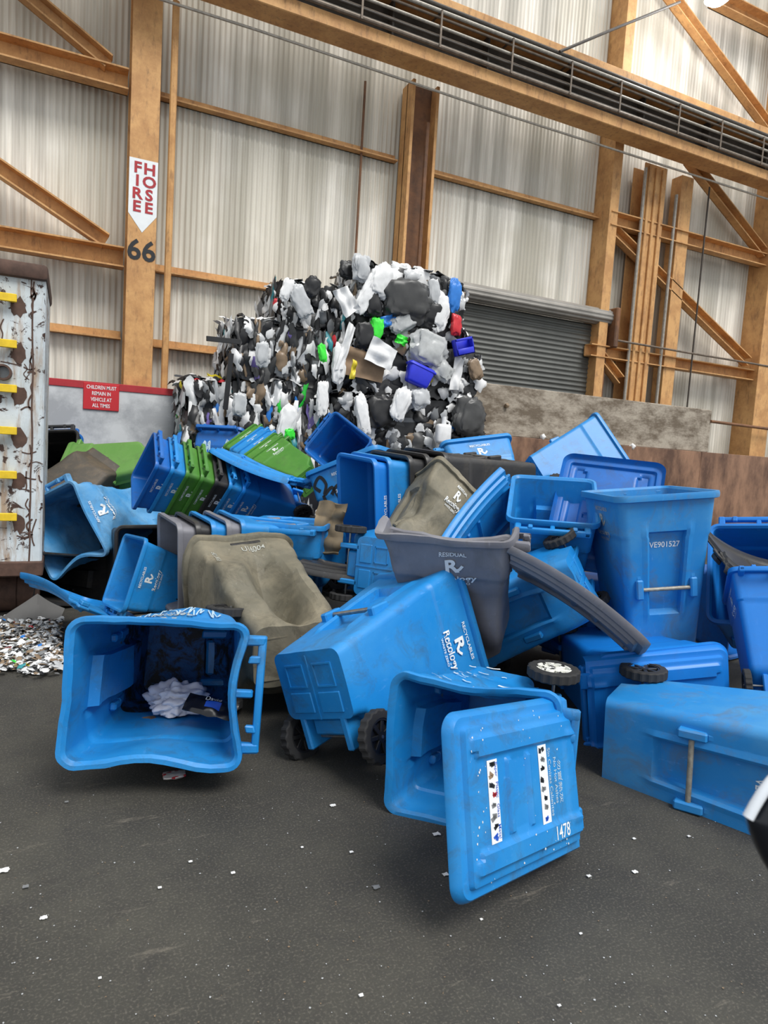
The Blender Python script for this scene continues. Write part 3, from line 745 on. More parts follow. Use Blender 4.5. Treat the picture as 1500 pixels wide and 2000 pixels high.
plo = bpy.data.objects.new('lamp_light', pl); COL.objects.link(plo); plo.parent = lr; plo.location = (0, 0, -.15)

# ------------------------------------------------------------------ roll-off container at the left edge
yk = 5.95; xk = at(86, 800, yk).x; zk1 = at(86, 545, yk).z; zk0 = at(80, 1110, yk).z
ct_ = empty('rolloff_container', Matrix.Translation((xk, yk, zk0))); tag(ct_, 'rust-stained white steel container with yellow rungs at the left edge', 'container')
H_ = zk1 - zk0
bm = bmesh.new(); box(bm, (-2.4, .0, 0), (0, 1.2, H_), .015); bm_obj('container_body', bm, 'container', ct_)
bm = bmesh.new(); box(bm, (-2.42, -.05, H_ - .02), (.015, 1.2, H_ + .1), .03, seg=2); bm_obj('top_rail', bm, 'rust', ct_)
bm = bmesh.new(); box(bm, (-2.42, -.03, -.06), (.01, 1.2, .06), .01); bm_obj('bottom_rail', bm, 'rust', ct_)
for i, py in enumerate((583, 673, 760, 842, 928, 1010)):
    p = at(33, py, yk - .06); bm = bmesh.new(); z = p.z - zk0
    box(bm, (-.9, -.075, z - .03), (p.x - xk, -.045, z + .03), .004)
    box(bm, (p.x - xk - .06, -.06, z - .025), (p.x - xk - .02, .01, z + .025), .003)
    o = bm_obj('rung', bm, 'yellow', ct_); o['label'] = 'yellow flat rung'
    bm = bmesh.new(); rr = random.Random(i + 3)
    op = [(math.cos(t) * .055 * rr.uniform(.7, 1.2), math.sin(t) * .075 * rr.uniform(.7, 1.3) - .055) for t in [q * math.tau / 14 for q in range(14)]]
    A = [bm.verts.new((p.x - xk + .01 + q[0], -.0025, z + q[1])) for q in op]; B = [bm.verts.new((v.co.x, .004, v.co.z)) for v in A]
    bm.faces.new(A)
    for q in range(14): bm.faces.new((A[q], B[q], B[(q + 1) % 14], A[(q + 1) % 14]))
    o = bm_obj('rust_stain', bm, 'rust', ct_)
bm = bmesh.new(); rr = random.Random(2)
for _ in range(34):
    x, z = rr.choice((-.09, -.10, rr.uniform(-.42, -.02))), rr.uniform(.1, H_ - .15); ln = rr.uniform(.05, .22)
    ribbon(bm, [(x + rr.uniform(-.02, .02), z + ln * t + rr.uniform(-.01, .01)) for t in (0, .3, .6, 1)] if rr.random() < .6 else [(x + ln * .6 * t, z + rr.uniform(-.02, .02)) for t in (-.5, 0, .5)], rr.uniform(.006, .016), lambda u, v: V3(u, -.003, v))
ribbon(bm, [(-.085 + rr.uniform(-.006, .006), .05 + (H_ - .2) * t / 12) for t in range(13)], .012, lambda u, v: V3(u, -.0035, v))
o = bm_obj('rust_streaks', bm, 'rust', ct_); o['kind'] = 'stuff'
p = at(7, 728, yk); bm = bmesh.new(); bmesh.ops.create_cone(bm, cap_ends=False, segments=24, radius1=.06, radius2=.06, depth=.1, matrix=Matrix.Translation((p.x - xk, -.03, p.z - zk0)) @ Matrix.Rotation(math.pi / 2, 4, 'X')); bmesh.ops.solidify(bm, geom=list(bm.faces), thickness=.015); bm_obj('pipe_stub', bm, 'rust', ct_)
for i, px in enumerate((12, 54)):
    p = at(px, 1150, yk + .3); bm = bmesh.new(); r = .17
    tube(bm, [V3(p.x - xk - .085, .4, -zk0 + r), V3(p.x - xk + .085, .4, -zk0 + r)], r, 28); bm_obj('ground_roller', bm, 'rust', ct_)
    bm = bmesh.new(); box(bm, (p.x - xk - .05, .3, -zk0 + r), (p.x - xk + .05, .5, .0), .01); bm_obj('roller_bracket', bm, 'rust', ct_)
bm = bmesh.new()
sheet(bm, 20, 12, lambda u, v: on_floor(-4 + 122 * u, 1226 - 12 * u) + V3(.05 * v * (u - .5), .13 * v, .012 + .21 * v * max(0, 1 - abs(u - .6) / .6) ** 1.3 + .01 * math.sin(7 * u)), .012)
o = bm_obj('rubber_sheet', bm, 'sheet'); tag(o, 'curled grey rubber sheet lying below the white container', 'rubber sheet')

# ------------------------------------------------------------------ bales of plastic scrap
FILM = [m for m in ('white_film', 'pale_film', 'black_film', 'charcoal_film', 'tan_film', 'blue_film', 'green_film', 'red_film', 'teal_film', 'yellow_film', 'purple_film', 'grey_film')]
def pick(rng, wts):
    t = rng.random() * sum(wts); 
    for i, w_ in enumerate(wts):
        t -= w_
        if t < 0: return i
    return 0
W_STREAK = (30, 14, 30, 13, 5, 1.4, .9, 1.2, 2.2, 1.0, 1.2, 8)
W_BAG = (34, 16, 26, 12, 5, 1.2, .5, .8, .6, .6, .2, 7)
def scrap(bm, c, n, su, sv, rng, mi, lift=.03, ang=0.0):
    """one crumpled piece of film lying on a face with normal n"""
    n = n.normalized(); u = Vector((0, 0, 1)).cross(n)
    u = u.normalized() if u.length > .1 else Vector((1, 0, 0))
    v = n.cross(u); ca, sa = math.cos(ang), math.sin(ang); u, v = u * ca + v * sa, v * ca - u * sa
    ph = Vector((rng.uniform(0, 99), rng.uniform(0, 99), rng.uniform(0, 99)))
    nu, nv = (3, 6) if sv > su * 1.6 else (5, 5)
    ed = [rng.uniform(.72, 1.12) for _ in range(24)]
    def fn(a, b):
        x, y = a * 2 - 1, b * 2 - 1
        k = ed[int((math.atan2(y, x) / math.tau + .5) * 23.9)] if max(abs(x), abs(y)) > .9 else 1
        if abs(x * y) > .6: k *= .8
        p = Vector((x * su * k, y * sv * k, 0)); q = p * 9 + ph
        h = lift * (.9 - .9 * max(abs(x), abs(y)) ** 2) + mnoise.noise(q) * lift * 1.1 + abs(mnoise.noise(q * 2.3)) * lift * .8
        p += Vector((mnoise.noise(q + ph), mnoise.noise(q * 1.3 - ph), 0)) * su * .35
        return c + u * p.x + v * p.y + n * (h + .012)
    grid(bm, nu, nv, fn, mi)
def bale(lo, hi, label, streaks, rng, density=1.0, wts=None):
    c = (Vector(lo) + Vector(hi)) / 2; root = empty('plastic_bale', Matrix.Translation((c.x, c.y, lo[2])))
    tag(root, label, 'bale', 'bales of plastic scrap stacked by the wall')
    L = Vector(hi) - Vector(lo); ph = Vector((rng.uniform(0, 50),) * 3)
    bm = bmesh.new(); box(bm, (-L.x / 2, -L.y / 2, 0), (L.x / 2, L.y / 2, L.z))
    bmesh.ops.subdivide_edges(bm, edges=list(bm.edges), cuts=17, use_grid_fill=True)
    def rumple(p):
        q = p * 3.2 + ph; r = p * 9 + ph
        e = Vector((p.x / (L.x / 2), p.y / (L.y / 2), (p.z - L.z / 2) / (L.z / 2)))
        s_ = 1 - .07 * max(0, abs(e.x) + abs(e.y) + abs(e.z) - 2)
        return Vector((p.x * s_, p.y * s_, (p.z - L.z / 2) * s_ + L.z / 2)) + nvec(q) * .07 + nvec(r) * .025
    for f in bm.faces: f.material_index = 0
    core = bm_obj('bale_core', bm, ['black_film', 'charcoal_film', 'grey_film', 'tan_film'], root, ang=50, deform=rumple)
    for f in core.data.polygons:
        t = mnoise.noise(f.center * (6 if not streaks else 5) + ph); f.material_index = 0 if t < .15 else (1 if t < .35 else (2 if t < .48 else 3))
    bm = bmesh.new(); ws = wts or (W_STREAK if streaks else W_BAG)
    faces = [(Vector((0, -1, 0)), L.x, L.z, 1.0), (Vector((-1, 0, 0)), L.y, L.z, .8), (Vector((1, 0, 0)), L.y, L.z, .5), (Vector((0, 0, 1)), L.x, L.y, .55)]
    for n, a, b, k in faces:
        cnt = int(a * b * (105 if streaks else 62) * k * density)
        for _ in range(cnt):
            s, t = rng.uniform(-.5, .5) * a, rng.uniform(-.5, .5) * b
            if n.y: p = V3(s, -L.y / 2, L.z / 2 + t)
            elif n.x: p = V3(n.x * L.x / 2, s, L.z / 2 + t)
            else: p = V3(s, t, L.z)
            if streaks: su, sv = rng.uniform(.022, .075), rng.uniform(.06, .22)
            else: su, sv = rng.uniform(.05, .12), rng.uniform(.06, .16)
            if not n.z: p.z = min(p.z, L.z - sv * .8)
            p = rumple(p)
            scrap(bm, p, n + Vector((rng.uniform(-.35, .35), rng.uniform(-.2, .2), rng.uniform(-.35, .35))), su, sv, rng, pick(rng, ws), rng.uniform(.015, .05), rng.uniform(-.3, .3) if streaks else rng.uniform(-1.5, 1.5))
    o = bm_obj('film_scraps', bm, FILM, root, ang=60); o['kind'] = 'stuff'
    return root, c
rb = random.Random(21)
yb0, yb1 = 8.32, 9.32
def bz(px, py): return at(px, py, yb0)
Z1, Z2, Z3 = bz(690, 765).z, bz(690, 655).z, bz(690, 515).z
x_l, x_c, x_r = bz(455, 700).x, bz(690, 700).x, bz(928, 700).x
bales = {}
def mk(key, *a, **k):
    r, c = bale(*a, **k); bales[key] = (r, c)
mk('g1', (1.35, yb0, 0), (x_c, yb1, 1.45), 'left bale hidden lowest behind the stacked carts', True, rb, density=.25)
mk('g2', (x_c + .02, yb0, 0), (5.4, yb1, 1.45), 'right bale hidden lowest behind the stacked carts', False, rb, density=.3)
mk('b0', (1.28, yb0 + .1, 1.45), (1.74, yb1, Z1 - .03), 'narrow leftmost bale with a white and red scrap beside the push wall', True, rb)
mk('b1', (1.76, yb0, 1.45), (x_c - .3, yb1, Z1), 'bottom left streaky bale of shredded film', True, rb)
mk('b2', (x_c - .28, yb0 - .08, 1.45), (5.45, yb1, Z1), 'bottom right bale with white jug and dark net', False, rb)
mk('m1', (x_l, yb0, Z1), (x_c - .02, yb1, Z2 + .02), 'middle left bale of thin vertical film streaks', True, rb)
mk('m2', (x_c, yb0 - .1, Z1), (x_r, yb1, Z2), 'middle right bale with blue tub and cloudy bag', False, rb)
xt0 = bz(552, 600).x; xt2 = bz(902, 600).x
mk('t1', (xt0, yb0 + .05, Z2 + .02), (x_c - .05, yb1, Z3 - .33), 'top left bale of shiny film scraps', True, rb)
mk('t2', (x_c - .03, yb0 - .12, Z2), (xt2, yb1, Z3 + .03), 'top right bale with black net and white bags', False, rb)
def piece(key, name, px, py, wpx, hpx, mat, kind='bag', ang=0.0, dy=-.12, label=None, seed=1, depth=.5):
    """a larger recognisable piece showing on the front of a bale"""
    root, c = bales[key]; base = Vector(root.location)
    y = yb0 - .1 + dy; p = at(px, py, y); sc = FPX / (RW @ (p - CAM)).z
    su, sv = wpx / sc / 2, hpx / sc / 2; dep = min(su, sv) * depth; bm = bmesh.new(); r = random.Random(seed); ph = Vector((seed * 3.3, seed * 1.7, seed))
    R2_ = Matrix.Rotation(ang, 3, 'Y')
    if kind == 'bag':
        bmesh.ops.create_icosphere(bm, subdivisions=4, radius=1)
        for v in bm.verts:
            q = v.co.copy(); m = max(abs(q.x), abs(q.z), .3); k = 1 / (m ** .5)
            n1 = mnoise.noise(q * 1.7 + ph) * .28 + abs(mnoise.noise(q * 3.5 + ph)) * .3 - .08
            v.co = p - base + R2_ @ Vector((q.x * su * k * (1 + n1), q.y * dep * (1 + n1), q.z * sv * k * (1 + n1 * .8)))
    elif kind == 'tub':
        box(bm, (-su, -dep, -sv), (su, dep, sv), min(su, sv) * .3, seg=3)
        box(bm, (-su * 1.08, -dep * 1.1, sv * .55), (su * 1.08, dep, sv * .8), min(su, sv) * .1)
        for v in bm.verts:
            q = v.co.copy(); t = 1 - .12 * (1 - q.z / sv); v.co = p - base + R2_ @ Vector((q.x * t, q.y, q.z))
    elif kind == 'sheet':
        sheet(bm, 10, 10, lambda a, b: p - base + R2_ @ Vector(((a * 2 - 1) * su, -dep * .4 * math.cos((a - .5) * 2) + .05 * mnoise.noise(Vector((a * 3, b * 3, seed))), (b * 2 - 1) * sv * (1 - .15 * (a - .5)))), .006)
    elif kind == 'jug':
        box(bm, (-su, -dep, -sv), (su, dep, sv * .45), su * .35, seg=3); tube(bm, [V3(0, 0, sv * .4), V3(0, 0, sv)], su * .3, 16)
        tube(bm, [V3(su * .1, 0, sv * .75), V3(su * .75, 0, sv * .6), V3(su * .85, 0, 0)], su * .14, 10)
        for v in bm.verts: v.co = p - base + R2_ @ v.co
    elif kind == 'crate':
        t_ = su * .12
        for q in (((-su, -dep, -sv), (su, dep, -sv + t_)), ((-su, -dep, -sv), (-su + t_, dep, sv)), ((su - t_, -dep, -sv), (su, dep, sv)), ((-su, dep - t_, -sv), (su, dep, sv)), ((-su, -dep, sv - t_ * 2), (su, -dep + t_, sv)), ((-su, -dep, -sv), (su, -dep + t_, -sv * .2))):
            box(bm, q[0], q[1], .004)
        for v in bm.verts: v.co = p - base + R2_ @ v.co
    o = bm_obj(name, bm, mat, root, ang=50); o['label'] = label or name.replace('_', ' ')
    return o, p - base, su, sv
P_ = piece
P_('t2', 'plastic_bag', 706, 524, 36, 50, 'pale_film', seed=2, label='pale bag on the very top')
P_('t2', 'plastic_bag', 680, 528, 34, 34, 'black_film', seed=3, dy=.02, label='black bag near the top')
P_('t2', 'plastic_bag', 745, 548, 46, 70, 'white_film', ang=.5, seed=4, label='creamy white bag at the top')
P_('t2', 'plastic_bag', 782, 532, 46, 34, 'white_film', seed=5, label='white bag at the top', dy=.02)
P_('t2', 'plastic_bag', 822, 545, 50, 36, 'white_film', ang=.3, seed=6, label='white bag at the top right', dy=.02)
P_('t2', 'plastic_bag', 848, 572, 26, 50, 'pale_film', ang=-.2, seed=7, label='pale bag at the top right')
P_('t2', 'netting_bundle', 792, 588, 100, 82, 'charcoal_film', seed=8, dy=-.1, label='dark netting bundle')
P_('t2', 'netting_bundle', 840, 615, 60, 56, 'black_film', seed=9, dy=-.08, label='black crumpled wrap')
P_('t2', 'plastic_bag', 718, 575, 30, 84, 'white_film', ang=.45, seed=10, label='long white wrap')
P_('t2', 'plastic_bag', 728, 592, 40, 50, 'black_film', seed=26, dy=-.1, label='black bag beside the white wrap')
P_('t2', 'printed_bag', 676, 588, 34, 52, 'white_film', 'sheet', -.6, seed=11, label='white printed bag lying diagonally')
P_('t1', 'plastic_bag', 588, 588, 34, 66, 'pale_film', ang=-.5, seed=12, label='long pale bag')
P_('t1', 'plastic_bag', 560, 566, 22, 44, 'white_film', ang=.3, seed=13, label='white crumpled bag')
P_('t1', 'plastic_bag', 610, 560, 30, 40, 'black_film', ang=.3, seed=33, label='black crumpled bag')
P_('t2', 'blue_bag', 887, 577, 26, 62, 'blue_film', ang=.05, seed=14, label='blue bag hanging at the right edge')
P_('t2', 'red_bag', 891, 635, 22, 40, 'red_film', seed=15, label='red bag at the right edge')
P_('t2', 'plastic_bag', 860, 610, 34, 70, 'white_film', ang=.1, seed=16, label='white bag left of the blue bag')
P_('t2', 'lime_bag', 735, 643, 28, 44, 'lime', ang=.1, seed=17, label='lime green bag')
P_('t2', 'blue_packet', 759, 626, 32, 20, 'blue_film', 'sheet', -.4, seed=18, label='flat blue packet')
P_('t2', 'clear_bag', 790, 628, 66, 34, 'clear', ang=-.5, seed=19, label='clear bag')
P_('m2', 'lime_bag', 784, 664, 24, 18, 'lime', 'sheet', .3, seed=20, label='small lime green scrap')
P_('m2', 'plastic_bag', 712, 655, 40, 50, 'black_film', seed=21, label='black bag below the long white strip')
P_('m2', 'white_strip', 675, 678, 16, 92, 'white_film', 'sheet', .25, seed=22, dy=-.16, label='long white strip standing upright')
P_('m2', 'cardboard_piece', 712, 714, 84, 52, 'card', 'sheet', .15, seed=23, dy=-.08, label='brown cardboard piece')
P_('m2', 'white_sheet', 744, 692, 58, 46, 'white_film', 'sheet', .35, seed=24, dy=-.2, label='white folded sheet with a slanted edge')
P_('m2', 'clear_bag', 838, 682, 78, 66, 'clear', ang=.2, seed=25, label='large cloudy bag')
P_('m2', 'blue_tub', 818, 733, 60, 42, 'royal', 'tub', .3, seed=26, dy=-.2, label='royal blue tub')
P_('m2', 'blue_crate', 905, 677, 40, 32, 'royal', 'crate', -.3, seed=27, dy=-.2, label='blue open crate at the right edge')
P_('m2', 'clear_bag', 862, 722, 50, 40, 'clear', ang=.6, seed=28, label='pale film beside the tub')
P_('m2', 'white_strip', 892, 730, 22, 64, 'white_film', 'sheet', .15, seed=29, label='white strip at the right')
P_('m2', 'cardboard_piece', 928, 722, 26, 42, 'tan_film', ang=-.4, seed=30, label='tan cardboard scrap at the right edge')
P_('m2', 'yellow_packet', 690, 722, 10, 36, 'yellow_film', 'sheet', .1, seed=31, dy=-.2, label='yellow packet')
P_('m1', 'lime_bag', 630, 690, 16, 34, 'lime', ang=-.2, seed=32, label='lime green bag')
P_('m1', 'plastic_bag', 512, 692, 26, 48, 'pale_film', seed=34, label='pale bag')
P_('m1', 'plastic_bag', 662, 710, 26, 76, 'white_film', seed=35, label='white bag at the right end')
P_('b2', 'plastic_bag', 782, 790, 34, 66, 'white_film', ang=.25, seed=36, dy=-.2, label='white bag')
P_('b2', 'plastic_bag', 820, 778, 40, 40, 'pale_film', ang=-.4, seed=37, dy=-.2, label='pale bag')
P_('b2', 'netting_bundle', 915, 815, 66, 76, 'charcoal_film', seed=38, dy=-.1, label='dark netting bundle at the right end')
P_('b2', 'black_bag', 745, 805, 64, 64, 'black_film', seed=39, dy=-.06, label='black bag')
P_('b2', 'detergent_jug', 866, 840, 32, 52, 'white_film', 'jug', 0, seed=40, dy=-.22, label='white jug with a blue label')
P_('b2', 'plastic_bag', 708, 812, 26, 80, 'white_film', ang=-.2, seed=41, dy=-.12, label='long white bag')
P_('b1', 'plastic_bag', 630, 778, 24, 64, 'white_film', seed=42, label='white bag')
P_('b1', 'plastic_bag', 560, 825, 32, 70, 'white_film', ang=.2, seed=43, dy=-.1, label='white bag above the green carts')
P_('b1', 'lime_bag', 566, 848, 20, 22, 'lime', seed=44, dy=-.14, label='lime green bag')
P_('b1', 'plastic_bag', 468, 790, 26, 46, 'pale_film', seed=45, label='pale bag at the left')
for key, a, b, lab in (('m1', (403, 661), (470, 668), 'black strap sticking out to the left'), ('m1', (452, 690), (440, 800), 'black strap hanging down on the left')):
    root, c = bales[key]; bm = bmesh.new(); A, B = at(*a, yb0 - .12), at(*b, yb0 - .08); Mx = frame_from(A, B)
    box(bm, (0, -.01, -.03), ((B - A).length, .01, .03), .003, M4=Matrix.Translation(-Vector(root.location)) @ Mx); o = bm_obj('black_strap', bm, 'black_film', root); o['label'] = lab

# ------------------------------------------------------------------ the carts
R_, C_, D_ = 'RECYCLABLES', 'COMPOSTABLES', 'RESIDUAL'
GP = 'wheeled carts heaped on the floor'
def scrib(seed, n, u0, v0, w_, h_):
    r = random.Random(seed); out = []
    for k in range(n):
        x = u0 + w_ * k / n; out.append([(x + r.uniform(-.1, .5) * w_ / n + w_ / n * t, v0 + h_ * (r.uniform(.1, 1) if i % 2 else r.uniform(-.2, .4))) for i, t in enumerate((0, .3, .5, .8, 1.1))])
    return out
# front row
F1 = cart('F1', 'blue', 'open mouthed crushed blue cart lying on its side at the left front, white bag inside', R_, 'worn_ink',
     deform=make_deform(dents=[((.29, .0, 1), (.2, .3, .4), (-.045, 0, 0)), ((.0, .36, 1), (.3, .3, .5), (0, -.05, 0)), ((-.27, .1, .55), (.3, .3, .35), (-.07, 0, 0))], crumple=.016, freq=3.5, seed=1),
     inner='inside_grime', scribble=[('graffiti', 'chalk', side_map(-1, .009), scrib(3, 7, -.2, .62, .4, .13), .007)])
F2 = cart('F2', 'blue', 'blue cart lying on its wheels with its bottom panels facing the left front cart', R_,
     deform=make_deform(dents=[((.0, -.34, 1), (.3, .3, .35), (0, .035, 0))], crumple=.006, freq=2.5, seed=2))
F3 = cart('F3', 'blue', 'blue cart lying on its side, its lid numbered 1478 toward the viewer', None,
     deform=make_deform(dents=[((-.28, .0, .62), (.3, .45, .4), (.07, 0, 0)), ((-.29, -.05, 1), (.2, .4, .3), (.035, 0, 0)), ((-.22, .1, .2), (.4, .6, .5), (.07, 0, 0))], crumple=.014, freq=3.5, seed=3, squash=(.60, .10, .91)), hub='white_hub')
F4 = cart('F4', 'grimy', 'dusty blue cart lying on its side at the right front, steel bar toward the viewer', R_, number='VE9')
F5 = cart('F5', 'bright', 'bright blue cart with closed lid behind the right front cart', None, lid=lid_open(2))
R1 = cart('R1', 'bright', 'blue cart at the right edge showing its back, handle and one wheel', R_)
R2 = cart('R2', 'grimy', 'tall dusty blue cart leaning back at right, numbered VE901527', R_, 'worn_ink', number='VE901527')
R3 = cart('R3', 'blue', 'blue cart with its open mouth tipped toward the viewer and its handle below', None)
M1 = cart('M1', 'grey', 'crushed grey cart lettered RESIDUAL with its lid hanging to the right', D_, wheels='',
     deform=make_deform(sc=(.75, 1, 1), dents=[((.27, -.1, .45), (.3, .25, .3), (-.09, 0, 0)), ((.27, .25, .4), (.2, .2, .2), (.07, .03, -.03)), ((-.29, 0, 1.0), (.45, 1.2, .9), (.40, 0, -.04))], crumple=.028, freq=3.2, seed=5))
M2 = cart('M2', 'blue', 'blue cart lying behind the grey lid with its torn bottom end to the right', None, bar=False,
     deform=make_deform(crumple=.018, freq=3.5, seed=6, zhi=.35))
M3 = cart('M3', 'blue', 'blue cart with bottom panel facing the viewer and one wheel lying flat on top', R_)
df4 = make_deform(dents=[((.03, -.3, .42), (.15, .4, .5), (.0, .27, -.02)), ((-.2, -.3, .55), (.2, .3, .3), (-.04, -.05, 0)), ((-.29, -.2, 1.0), (.2, .4, .35), (-.06, -.04, -.08))], crumple=.034, freq=3.0, seed=7)
M4 = cart('M4', 'olive', 'dusty olive cart caved in at its front, rim toward the top left', None, wheels='', bar=False, recess=False, deform=df4)
bm = bmesh.new(); box(bm, (-.105, cart_f(.925) - .004, .915), (.105, cart_f(.925) + .012, .94), .006, seg=2); o = bm_obj('hand_slot', bm, 'black', M4, deform=df4); o['label'] = 'dark hand slot below the rim'
bm = bmesh.new(); text(bm, 'U16004', .055, lambda u, v: Vector((u + .03, cart_f(v + .86) - .004, v + .86)), .008, .95)
text(bm, 'PROPERTY OF', .036, lambda u, v: Vector((-.225 - v, cart_f(.72 + u) - .004, .72 + u)), .006); bm_obj('printed_number', bm, 'worn_ink', M4, deform=df4)
M5 = cart('M5', 'blue', 'smaller blue cart with black scribble lying left of the olive cart', R_,
     scribble=[('graffiti', 'black_ink', side_map(-1), scrib(9, 5, -.12, .32, .3, .18), .012)])
M6 = cart('M6', 'faded', 'crumpled pale blue cart with gaping mouth beside the white container', R_, wheels='',
     deform=make_deform(sc=(.95, .95, 1.28), dents=[((.0, -.36, 1.0), (.35, .3, .4), (0, .10, -.05)), ((.29, .1, 1), (.3, .4, .4), (-.05, 0, -.04))], crumple=.06, freq=4.2, seed=8, zhi=.92))
M7 = cart('M7', 'black', 'black cart lying open under the crumpled pale blue cart', None, wheels='', handle=False, bar=False, deform=make_deform(sc=(.75, 1, 1)))
# nested stacks
cols = ['deep', 'blue', 'green', 'green', 'black', 'blue', 'bright']
labs = ['dark blue cart at the upper left end of the stack with handles up', 'second blue cart of the stack with handles up, next to the green ones', 'left green cart of the stack with handles up',
        'right green cart of the stack with handles up, next to the black one', 'black cart in the stack with handles up', 'blue cart right of the black one in the stack with handles up', 'whole-bodied blue cart ending the handles-up stack at lower right']
for i in range(7):
    k = 6 - i
    cart('S1', cols[i], labs[i], C_ if cols[i] == 'green' else R_, wheels='LR' if i == 6 else '', shift=(0, 0, S1_STEP * k), group='nested carts with handles up', bar=i == 6)
for i, (c, z, l, lt) in enumerate((('bright', .62, 'open bright blue cart at the left end of the nested blue and black stack', R_), ('blue', .50, 'second blue cart of the nested blue and black stack', R_),
                            ('black', .32, 'leftmost black cart of the nested blue and black stack', D_), ('black', .17, 'middle black cart of the nested blue and black stack', D_),
                            ('black', 0, 'whole-bodied black cart at the right end of the nested stack', None))):
    cart('S2', c, l, lt, wheels='LR' if z == 0 else '', shift=(0, 0, z), group='nested blue and black carts', bar=z == 0)
for i, (c, z, l, lt) in enumerate((('green', .76, 'topmost green cart of the slanting green and blue stack', C_), ('blue', .57, 'upper blue cart of the slanting green and blue stack', R_),
                            ('blue', .38, 'lower blue cart of the slanting green and blue stack', R_), ('green', .19, 'green cart below the blue ones in the slanting stack', C_),
                            ('green', 0, 'lowest green cart of the slanting stack, its bottom end showing', C_))):
    cart('S3', c, l, lt, wheels='', shift=(0, 0, z), group='slanting green and blue nested carts', bar=False)
for i, (c, z, l) in enumerate((('grey', .5, 'grey open cart at the left end of the low stack behind the olive cart'), ('black', .36, 'black cart second from the left in the low stack behind the olive cart'),
                            ('blue', .24, 'left blue cart of the low stack behind the olive cart'), ('grey', .12, 'dark grey cart between the blue ones of the low stack'),
                            ('blue', 0, 'rightmost blue cart of the low stack behind the olive cart'))):
    cart('S4', c, l, None, wheels='', shift=(0, 0, z), group='low nested carts behind the olive cart', bar=False)
# back of the pile
cart('B1', 'brown', 'dark brown cart end poking up above the crumpled pale blue cart', None, wheels='', deform=make_deform(crumple=.012, seed=11), bar=False)
cart('B2', 'pale_green', 'pale green cart lying behind the dark brown one', C_, wheels='')
cart('B3', 'deep', 'dark blue cart half hidden by the white container', None, wheels='')
cart('B3', 'black', 'black cart nested inside the dark blue cart by the container', None, wheels='', shift=(0, 0, .13), bar=False)
cart('B4', 'deep', 'dark blue cart with pale graffiti in front of the left bales', None, wheels='', scribble=[('graffiti', 'chalk', back_map, scrib(12, 6, -.2, .62, .4, .22), .022)])
cart('B5', 'deep', 'dark blue cart with open mouth and handle to the upper left, before the bales', None)
cart('B6', 'blue', 'blue cart with thick black graffiti left of the nested blue stack', R_, scribble=[('graffiti', 'black_ink', side_map(-1),
     [[(-.22, .80), (-.27, .86), (-.20, .92), (-.15, .84), (-.19, .76), (-.10, .80), (-.06, .70)], [(-.12, .74), (-.04, .80), (.02, .74), (.04, .66)], [(.0, .95), (.06, .88), (.02, .80), (.10, .84), (.14, .74)], [(-.20, .76), (-.19, .66), (-.15, .63)]], .03)])
cart('B7', 'blue', 'blue cart with a white R emblem standing behind the black stack', R_)
cart('B8', 'blue', 'blue cart lying with its rim up right by the brown plate', None, wheels='LR')
cart('B9', 'olive', 'torn olive cart with a white R emblem leaning on the black stack', D_, wheels='', deform=make_deform(sc=(.8, .72, 1), crumple=.022, freq=3.6, seed=14, dents=[((.2, -.3, .6), (.2, .25, .25), (-.1, .1, 0))]), bar=False)
cart('B10', 'blue', 'blue cart showing its back and handle behind the olive cart', None, wheels='')
cart('D1', 'bright', 'blue cart with handle bar on top lying open at the right edge', None, wheels='')
# carts buried at the bottom of the pile
def lying(x, y, yaw, col, label, on='front', z=.0):
    m = Matrix.Translation((x, y, z)) @ Matrix.Rotation(math.radians(yaw), 4, 'Z') @ Matrix.Rotation(math.radians(90), 4, 'X')
    key = 'low%d' % len(POSE); POSE[key] = ([m[0][3], m[1][3], m[2][3]], [list(r[:3]) for r in m.to_3x3()], 1.0)
    cart(key, col, label, None, wheels='', bar=False, handle=False)
LOW = [(3.35, 4.35, 20, 'deep', 'dark blue cart buried below the open mouth tipped toward the viewer'), (3.3, 5.6, 80, 'black', 'black cart buried below the nested blue and black carts'),
       (4.3, 6.3, 30, 'black', 'black cart buried below the carts beside the brown plate'), (2.3, 6.6, 70, 'deep', 'dark blue cart buried below the slanting green stack'),
       (1.5, 6.6, 100, 'black', 'black cart buried below the stack with handles up'), (2.2, 4.6, 60, 'black', 'black cart buried behind the olive cart'), (.5, 7.0, 10, 'black', 'black cart buried below the pale green one'),
       (3.2, 7.8, 20, 'deep', 'dark blue cart buried below the open dark blue cart before the bales'), (5.0, 4.6, 10, 'deep', 'dark blue cart buried behind the one with the handle bar')]
for x, y, yaw, c, l in LOW: lying(x, y, yaw, c, l, z=.40)
